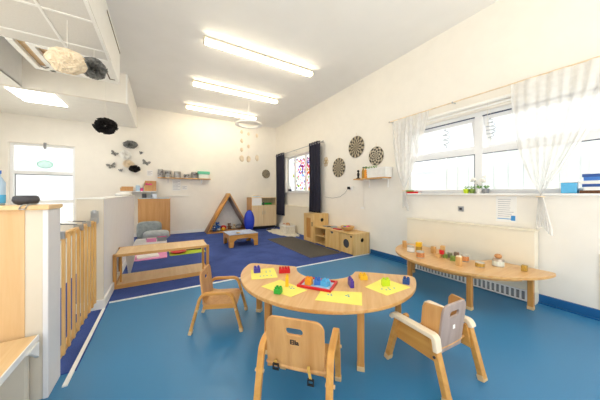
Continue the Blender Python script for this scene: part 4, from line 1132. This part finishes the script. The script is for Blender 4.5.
# ------------------------------------------------------------------ low shelf unit by the partition
t = thing('low_shelf_unit', 'low open wooden shelf bench beside the white half wall', 'shelf unit', (.035, 3.66, CB))
hx = .545
MB().box(-hx, hx, 0, .47, .405, .428).build('top', 'desk_wood', t, bevel=.004)
MB().box(-hx, hx, -.014, 0, .398, .430).box(-hx, hx, .47, .48, .398, .430).build('edge_trim', 'beech', t, bevel=.002)
for s_ in (-1, 1):
    e = MB().box(s_*hx-.018, s_*hx+.018, -.014, .03, 0, .43).box(s_*hx-.018, s_*hx+.018, .44, .48, 0, .43).box(s_*hx-.018, s_*hx+.018, .03, .44, 0, .05).build('end_frame', 'beech_z', t, bevel=.003)
    MB().cyl((s_*(hx-.05), .10, .05), (s_*(hx-.05), .10, .405), .010).build('post', 'pine', t)
MB().box(-hx+.018, hx-.018, -.0, .45, .03, .05).build('bottom_shelf', 'desk_wood', t, bevel=.003)
MB().box(-hx+.018, hx-.018, -.012, .0, .0, .052).build('edge_trim', 'beech', t)
# white card
m = MB().plate([(-.015, 0), (.015, 0), (.085, .27), (-.06, .31)], t=.004, bevel=.0005, mat=mt_)
tag(m.build('white_card', 'white_paper', None, (-.42, 4.24, CB), rz=R(-25)), 'white card standing at the left behind the low shelf unit', 'card')

# play mats and toys on the carpet
tag(MB().plate(rrect(-.30, .30, -.24, .24, .03), t=.012, bevel=.002).build('pink_mat', 'pink', None, (-.22, 5.20, CB)), 'pink play mat on the carpet beyond the low shelf unit', 'mat')
tag(MB().box(-.20, .14, -.10, .12, 0, .03).build('picture_book', 'cloth_white', None, (-.20, 5.16, CB+.0122), bevel=.004, rz=R(8)), 'white picture book lying on the pink mat', 'book')
tag(MB().plate(rrect(-.32, .32, -.28, .28, .03), t=.012, bevel=.002).build('green_mat', 'lime', None, (.44, 5.33, CB), rz=0), 'lime green play mat on the carpet beyond the low shelf unit', 'mat')
tag(MB().lathe([(.09, 0), (.14, .02), (.145, .03), (.135, .03), (.085, .008), (0, .008)]).build('red_dish', 'red', None, (.28, 5.22, CB+.0122)), 'red dish between the pink and green mats', 'dish')
tag(MB().box(-.16, .16, -.10, .10, 0, .05).mat(1).box(-.12, .12, -.07, .07, .05, .058).build('toy_box', ['dark_grey', 'sky_blue'], None, (.56, 5.40, CB+.0122), rz=R(-6), bevel=.004), 'dark toy tray with blue inside on the green mat', 'toy')
t = thing('magazine_box', 'white box of magazines between the grey armchair and the shelf unit', 'box', (-.19, 5.66, CB))
MB().box(-.29, .27, -.16, -.15, 0, .22).box(-.29, .27, .15, .16, 0, .22).box(-.29, -.28, -.15, .15, 0, .22).box(.26, .27, -.15, .15, 0, .22).box(-.28, .26, -.15, .15, 0, .01).build('body', 'cloth_white', t)
for i in range(6):
    tag(MB().box(-.085, .085, -.012, .012, 0, .255+.01*(i % 3)).build('magazine', ['white_paper', 'pink', 'mid_grey', 'white_paper', 'cream_panel', 'hot_pink'][i], None, (-.375+.185*(i % 3), 5.61+.10*(i//3), CB+.0102)),
        ['white magazine in the front left of the white box', 'pink magazine in the front middle of the white box', 'grey magazine in the front right of the white box', 'white magazine in the back left of the white box', 'cream magazine in the back middle of the white box', 'bright pink magazine in the back right of the white box'][i], 'magazine', 'magazines in the white box')

# grey toddler armchair
t = thing('grey_armchair', 'small grey upholstered armchair in front of the wooden cabinet', 'armchair', (-.22, 6.60, CB))
def back(u, v):
    return (-.27+.50*u, .12+.10*v+.05*math.sin(PI*v)*0, .10+.50*v - .04*(2*u-1)**4*v)
m = MB().ball((0, 0, 0), (1, 1, 1), 4)
for v in m.bm.verts:
    q = v.co; q.x = math.copysign(abs(q.x)**.45, q.x); q.y = math.copysign(abs(q.y)**.6, q.y); q.z = math.copysign(abs(q.z)**.45, q.z)
    q.x *= .26; q.y *= .09; q.z *= .21; q.y += .10*q.z + .008*noise.noise(q*14); q += Vector((-.05, .16, .30))
m.build('backrest', 'grey_cloth', t, smooth=True)
m = MB().ball((0, 0, 0), (1, 1, 1), 4)
for v in m.bm.verts:
    q = v.co; q.x = math.copysign(abs(q.x)**.5, q.x); q.y = math.copysign(abs(q.y)**.5, q.y); q.z = math.copysign(abs(q.z)**.6, q.z)
    q.x *= .27; q.y *= .24; q.z *= .10; q += Vector((.10, -.07, .20))
m.build('seat_cushion', 'grey_cushion', t, smooth=True)
MB().box(-.30, .30, -.27, .24, 0, .12).build('base', 'dark_grey', t, bevel=.02)['label'] = 'dark base'

# ------------------------------------------------------------------ far wall left: cabinet, shelves and contents
t = thing('tall_cabinet', 'warm wooden cabinet against the far wall behind the half wall', 'cabinet', (-.18, 7.42, CB))
MB().box(-.37, .37, 0, .33, .0, 1.03).build('carcass', 'orange_beech', t, bevel=.003)
MB().box(-.37, .355, -.018, 0, .02, 1.02).build('door', 'orange_beech', t, bevel=.003)
MB().box(-.38, .38, -.02, .335, 1.03, 1.05).build('top', 'pine_x', t, bevel=.003)
tag(MB().box(-.35, .35, -.16, .14, 0, .02).build('paper_stack', 'pale_blue', None, (-.18, 7.58, CB+1.0502)), 'pale blue papers spread on top of the tall cabinet', 'paper')
t = thing('white_wall_shelf', 'white shelf on the far wall above the tall cabinet', 'shelf', (-.55, YF, 1.262))
MB().box(-.42, .42, -.34, 0, -.02, 0).build('board', 'white_gloss', t, bevel=.003)
for x in (-.3, .3): MB().box(x-.01, x+.01, -.25, 0, -.03, -.02).box(x-.01, x+.01, -.014, 0, -.17, -.03).build('bracket', 'steel', t)
SH = 1.2622
def crate(label, x, y, w_, d_, h_, mat, tilt=0):
    t = thing('wooden_crate', label, 'crate', (x, y, SH), 0, 'wooden crates on the white shelf')
    MB().box(-w_/2, w_/2, -d_/2, d_/2, 0, .012).build('bottom', mat, t)
    MB().box(-w_/2, w_/2, -d_/2, -d_/2+.012, .012, h_*.55).build('front', mat, t); MB().box(-w_/2, w_/2, d_/2-.012, d_/2, .012, h_).build('back', mat, t)
    for s_ in (-1, 1): MB().box(s_*(w_/2-.006)-.006, s_*(w_/2-.006)+.006, -d_/2+.012, d_/2-.012, .012, h_*.8).build('end', mat, t)
    return t
crate('low wooden crate at the left end of the white shelf', -.80, 7.58, .26, .2, .12, 'orange_beech')
crate('larger wooden crate of pink flowers on the white shelf', -.28, 7.58, .27, .26, .29, 'orange_beech')
t = thing('flower_bunch', 'bunch of pink flowers lying in the larger wooden crate', 'flowers', (-.28, 7.57, SH+.0125))
m = MB(); g_ = MB()
rn = random.Random(8)
for i in range(22):
    c0 = (rn.uniform(-.10, .10), rn.uniform(-.09, .08), rn.uniform(.10, .19))
    m.ball(c0, rn.uniform(.018, .03), 2, None, .3, 6); g_.tube([(c0[0]*.5, c0[1]*.5, .005), c0], .003, 5)
m.build('blossoms', 'hot_pink', t, smooth=True); g_.build('stems', 'leaf', t)
t = thing('milk_carton', 'blue and white carton in the middle of the white shelf', 'carton', (-.56, 7.56, SH))
MB().box(-.045, .045, -.045, .045, 0, .15).build('body', 'pale_blue', t, bevel=.003); MB().plate([(-.045, 0), (.045, 0), (0, .05)], t=.08, bevel=.001, mat=Matrix.Translation((0, -.04, .15)) @ mt_).build('gable', 'white_paper', t)
tag(MB().lathe([(.03, 0), (.034, .08), (.03, .08), (.027, .01), (0, .01)]).build('pink_cup', 'hot_pink', None, (-.47, 7.50, SH)), 'pink cup beside the blue and white carton', 'cup')
t = thing('steel_tape_player', 'dark grey box hanging below the white shelf', 'box', (-.33, 7.60, CB+1.0704)) if False else None
for i, (x, mt, h_, lab) in enumerate(((-.42, 'dark_grey', .12, 'dark grey box at the left on the tall cabinet'), (-.30, 'mid_grey', .09, 'mid grey box in the middle on the tall cabinet'), (-.18, 'steel', .11, 'steel box right of the grey one on the tall cabinet'))):
    tag(MB().box(-.05, .05, -.05, .05, 0, h_).build('small_box', mt, None, (x, 7.56, CB+1.0704), bevel=.004), lab, 'box', 'boxes on the tall cabinet')
# white cloth on the partition top
m = MB()
for i in range(4): m.ball((.0+.02*math.sin(i*2), -.30+.2*i, .02+.012*(i % 2)), (.10, .17, .042), 3, None, .25, 3)
for v in m.bm.verts: v.co.z = max(v.co.z, 0)
tag(m.build('cloth_pile', 'cloth_white', None, (-.625, 5.55, 1.1523), smooth=True), 'white cloth bundle lying on the far end of the white half wall', 'cloth')

t = thing('wall_shelf', 'narrow wooden shelf of tins on the far wall', 'shelf', (.595, YF, 1.655))
MB().box(-.71, .70, -.19, 0, -.022, 0).build('board', 'beech', t, bevel=.003)
for x in (-.45, .45): MB().box(x-.008, x+.008, -.15, 0, -.032, -.022).box(x-.008, x+.008, -.012, 0, -.14, -.032).build('bracket', 'steel', t)
S2 = 1.6552
def photo_tin(label, x, w_, h_, dark):
    t = thing('photo_tin', label, 'tin', (x, 7.68, S2), 0, 'photo tins on the far wall shelf')
    r_ = w_/2
    MB().lathe([(r_*.97, 0), (r_, .004), (r_, h_-.004), (r_*.96, h_), (r_*.9, h_-.006), (0, h_-.006)]).build('body', 'tin', t)
    MB().lathe([(r_+.0008, h_*.08), (r_+.0008, h_*.92)]).build('wrapper', 'label_grey', t)
    m = MB(); rn = random.Random(int(x*100)+9)
    for k in range(7):
        a = -PI/2+rn.uniform(-1.2, 1.2); z = rn.uniform(.25, .72)*h_; s_ = .018
        m.box(-s_, s_, -.0015, .0015, -s_*.9, s_*.9, rotm(0, 0, a+PI/2))
        for v in m.bm.verts:
            if not v.tag: v.co += Vector((math.cos(a)*(r_+.0012), math.sin(a)*(r_+.0012), z)); v.tag = True
    m.build('pictures', dark, t)
    return t
photo_tin('tall tin with dark pictures at the left end of the far shelf', -.045, .13, .235, 'label_dark')
photo_tin('dark banded tin second from the left on the far shelf', .15, .17, .20, 'dark_grey')
photo_tin('tin with grey and red pictures third from the left on the far shelf', .385, .17, .19, 'ink')
photo_tin('lowest tin, fourth from the left on the far shelf', .625, .16, .115, 'dark_grey')
photo_tin('dark tin beside the green lidded tub on the far shelf', .835, .16, .20, 'label_dark')
t = thing('lidded_tub', 'frosted tub with a green lid at the right end of the far shelf', 'tub', (1.10, 7.685, S2))
MB().box(-.15, .13, -.08, .08, 0, .13).build('body', 'clear_tub', t, bevel=.012); MB().box(-.17, .17, -.088, .088, .13, .22).build('lid', 'teal', t, bevel=.012)['label'] = 'green lid'
def notice(label, x0, x1, z0, z1, lines, grp='notices on the far wall'):
    t = thing('notice', label, 'notice', ((x0+x1)/2, YF-.002, (z0+z1)/2), 0, grp)
    a, h_ = (x1-x0)/2, (z1-z0)/2
    MB().box(-a, a, -.001, .0015, -h_, h_).build('sheet', 'white_paper', t)
    m = MB()
    for k in range(lines): z = h_-(k+1)*2*h_/(lines+1); m.box(-a*.8, a*(.8-.5*(k % 2)), -.0015, -.001, z-.006, z+.006)
    m.build('text_lines', 'ink', t)
notice('white notice below the tin shelf on the far wall', .25, .475, 1.28, 1.60, 7)
notice('small square notice right of the white one below the tin shelf', .50, .65, 1.31, 1.44, 3)
notice('faint pale notice left of the tin shelf', -.37, -.23, 1.69, 1.85, 4)
struct(MB().box(.19, .70, YF-.03, YF, 1.12, 1.14).build('trim_5', 'white'), 'thin white ledge on the far wall', 'trim')

# ------------------------------------------------------------------ paper pompoms, butterflies
def pom_mesh(r, n, seed, flat=1.0, petal=.62):
    rn = random.Random(seed); m = MB(); b = bmesh.new()
    for k in range(n):
        z = 1-2*(k+.5)/n; a = k*2.39996; rr = math.sqrt(max(0, 1-z*z))
        d = Vector((rr*math.cos(a), rr*math.sin(a), z)); d = (d+Vector((rn.uniform(-.2, .2), rn.uniform(-.2, .2), rn.uniform(-.2, .2)))).normalized()
        t1 = d.orthogonal().normalized(); t1.rotate(Matrix.Rotation(rn.uniform(0, 6.28), 3, d)); t2 = d.cross(t1)
        L = r*rn.uniform(.85, 1.05); wdt = r*petal*rn.uniform(.7, 1.1); ph = rn.uniform(0, 6)
        g = []
        for i in range(7):
            row = []
            for j in range(5):
                s = (i/6-.5)*2; v = j/4
                p = d*(L*(.25+.75*v)*(1-.12*s*s)) + t1*(s*wdt*(.25+.75*v)) + t2*(r*.16*math.sin(s*4.5+ph)*v)
                p.z *= flat; row.append(b.verts.new(p))
            g.append(row)
        for i in range(6):
            for j in range(4): b.faces.new((g[i][j], g[i+1][j], g[i+1][j+1], g[i][j+1]))
    m._add(b); return m
def pompom(label, loc, r, mat, zc, n=90, seed=1, flat=.85):
    t = thing('paper_pompom', label, 'paper pompom', loc, 0, 'hanging paper pompoms')
    if seed == 2:
        m = MB().ball((0, 0, 0), 1, 6)
        for v in m.bm.verts:
            d = v.co.copy(); q = Vector((noise.noise(d*2.2), noise.noise(d*2.2+Vector((7, 3, 1))), noise.noise(d*2.2+Vector((1, 9, 4)))))
            k = 1-abs(noise.noise(d*4.5+q*1.2))*1.1
            k2 = noise.noise(d*1.6+Vector((3, 3, 3)))
            v.co = d*r*(.70+.32*k+.16*k2); v.co.z *= flat
        m.build('tissue_ball', mat, t, smooth=True)
    else: pom_mesh(r, n, seed, flat).build('tissue_ball', mat, t, smooth=False)
    MB().tube([(0, 0, r*.5), (0, 0, zc-loc[2])], .0025, 6).build('string', 'string', t)
pompom('cream tissue pompom hanging below the grey ceiling tiles', (-.848, 3.30, 2.571), .150, 'cream_soft', ZL-.001, 150, 2, .82)
pompom('grey tissue pompom hanging beside the cream one', (-.735, 3.81, 2.757), .125, 'grey_soft', ZL-.001, 70, 3, 1.0)
pompom('black tissue pompom hanging alone before the far wall', (-.797, 4.90, 2.305), .160, 'black_soft', HC-.001, 60, 4, .8)
def rosette(label, x, z, r, mat, dep=.10, flat=.75, seed=5, n=60):
    t = thing('paper_rosette', label, 'paper rosette', (x, YF-dep-.01, z), 0, 'paper flowers on the far wall')
    m = pom_mesh(r, n, seed, flat)
    for v in m.bm.verts: v.co.y *= dep/r
    m.build('tissue_flower', mat, t)
rosette('grey paper fan at the top of the wall group', -.735, 2.515, .17, 'grey_soft', .08, .6, 5)
rosette('cream paper flower below the grey fan', -.84, 2.235, .135, 'cloth_white', .06, .95, 6, 40)
rosette('cream paper flower just above the black rosette', -.78, 1.995, .135, 'cream_soft', .06, .75, 7, 40)
rosette('black paper rosette at the bottom of the wall group', -.64, 1.865, .13, 'black_soft', .11, .75, 8)
def butterfly(label, x, z, s, tilt):
    t = thing('paper_butterfly', label, 'paper butterfly', (x, YF-.012, z), 0, 'paper butterflies on the far wall')
    wing = [(0, .0), (.25, .42), (.75, .62), (1.0, .50), (.92, .12), (.55, -.02), (.72, -.30), (.50, -.50), (.18, -.38), (0, -.12)]
    for sx in (-1, 1):
        mm = rotm(0, tilt, 0) @ rotm(0, 0, sx*R(-32)) @ Matrix.Translation((0, -.0, 0)) @ mt_
        MB().plate([(sx*a*s, b_*s) for a, b_ in (wing if sx > 0 else wing[::-1])], t=.002, bevel=.0004, mat=mm).build('wing', 'grey_soft' if s > .06 else 'mid_grey', t)
    m = MB().ball((0, 0, 0), (.008, .008, .05), 2); m.bm.transform(rotm(0, tilt, 0)); m.build('body', 'dark_grey', t, smooth=True)
butterfly('medium grey paper butterfly at the upper left', -1.085, 2.25, .10, .5)
butterfly('large grey paper butterfly at the lower left', -1.14, 1.92, .12, -.3)
butterfly('large grey paper butterfly at the right of the paper flowers', -.39, 2.05, .12, .35)
butterfly('tiny grey paper butterfly at the upper right', -.505, 2.32, .055, .3)
butterfly('tiny grey paper butterfly at the bottom of the group', -.95, 1.815, .06, -.2)

# ceiling mobile
t = thing('hanging_mobile', 'white ring mobile with hanging shells below the far tube light', 'mobile', (1.93, 5.85, 2.99))
MB().sweep([(.30*math.cos(a*PI/20), .30*math.sin(a*PI/20), 0) for a in range(41)], .03, .09, side=(0, 0, 1)).build('ring', 'white_gloss', t)
for a in (.5, 2.6, 4.7): MB().tube([(.30*math.cos(a), .30*math.sin(a), .015), (0, 0, .36)], .002, 5).build('cord', 'string', t)
MB().tube([(0, 0, .36), (0, 0, HC-2.99-.001)], .0025, 5).build('cord', 'string', t)
rn = random.Random(6)
for i, (dx, dy, L, items) in enumerate(((-.22, -.12, .92, ('tan_soft', 'tan_soft', 'tan_soft', 'tan_soft')), (-.01, -.02, .90, ('cream_soft', 'tan_soft', 'tan_soft')), (.24, .05, .85, ('cream_soft', 'cream_soft')))):
    MB().tube([(dx, dy, 0), (dx, dy, -L)], .0015, 5).build('thread', 'string', t)
    for k, mt in enumerate(items):
        z = -.25-k*(L-.25)/max(1, len(items)-1)
        MB().ball((dx, dy, z), (.035+.02*(k == len(items)-1), .02, .05+.03*(k == len(items)-1)), 2, None, .3, 3).build('shell', mt, t, smooth=True)

# suncatcher at the tall window
t = thing('suncatcher', 'clear green glass suncatcher hanging in the tall window', 'ornament', (-2.33, 7.62, 1.87))
MB().ball((0, 0, 0), (.13, .03, .088), 3).build('disc', 'tint_glass', t, smooth=True)
MB().tube([(.132*math.cos(a*PI/16), 0, .09*math.sin(a*PI/16)) for a in range(33)], .006).build('rim', 'teal', t, smooth=True)
MB().cyl((0, 0, .09), (0, 0, .50), .003, seg=8).build('cord', 'string', t)
MB().lathe([(.022, .36), (.026, .37), (.026, .49), (.022, .50), (0, .50)]).build('hanger', 'mid_grey', t)
MB().tube([(0, 0, .49), (0, YF+.08-7.62, .49)], .004).build('hook', 'mid_grey', t)

# things on the near partition
t = thing('dark_bowl', 'dark grey bowl on the wooden top of the near half wall', 'bowl', (-.700, 2.03, 1.1322))
MB().lathe([(.03, 0), (.048, .008), (.056, .028), (.052, .048), (.040, .056), (.036, .05), (.045, .03), (.03, .012), (0, .010)]).build('body', 'dark_grey', t, smooth=True)
t = thing('gate_hook', 'bent steel wire hook over the top of the near half wall', 'hook', (-.655, 1.91, 1.1335))
for dx in (-.012, .012): MB().tube([(dx+.006, .06, .004), (dx, .0, .004), (dx-.008, -.012, -.002), (dx-.016, -.012, -.022)], .003).build('prong', 'steel', t, smooth=True)
MB().tube([(-.028, -.012, -.022), (-.004, -.012, -.022)], .003).build('crossbar', 'steel', t)
t = thing('water_bottle', 'clear blue water bottle at the left edge on the near half wall', 'bottle', (-.815, 2.03, 1.1322))
MB().lathe([(.028, 0), (.032, .01), (.032, .13), (.016, .165), (.015, .18), (0, .18)]).build('body', 'pale_blue', t, smooth=True)
MB().lathe([(.0325, .012), (.0325, .06)]).build('band', 'sky_blue', t); MB().cyl((0, 0, .1801), (0, 0, .20), .017).build('cap', 'mid_blue', t)

# low desk in front of the near partition
t = thing('low_desk', 'low pale wooden desk with white edge in the lower left corner', 'desk', (-.615, 1.915, 0))
MB().box(-1.2, 0, -1.2, 0, .362, .388).build('desktop', 'desk_wood', t, bevel=.002)
MB().box(0, .006, -1.2, .0, .356, .390).build('edge_trim', 'white_gloss', t)['label'] = 'white edge strip'
MB().box(-.16, -.03, -.04, -.0, 0, .362).build('leg', 'cream_panel', t, bevel=.01)
mb_ = MB().plate([(0, 0), (0, -.09), (-.012, -.075), (-.05, -.05), (-.09, -.02), (-.14, 0)], t=.02, bevel=.002, mat=Matrix.Translation((-.004, -.03, .362)) @ Matrix(((0, 0, 1, 0), (1, 0, 0, 0), (0, 1, 0, 0), (0, 0, 0, 1))))
mb_.build('bracket', 'white_gloss', t)
MB().box(-1.2, -1.15, -1.15, -1.1, 0, .362).build('leg', 'beech_z', t); MB().box(-1.2, -1.15, -.05, 0, 0, .362).build('leg', 'beech_z', t); MB().box(-.05, -.01, -1.15, -1.1, 0, .362).build('leg', 'beech_z', t)
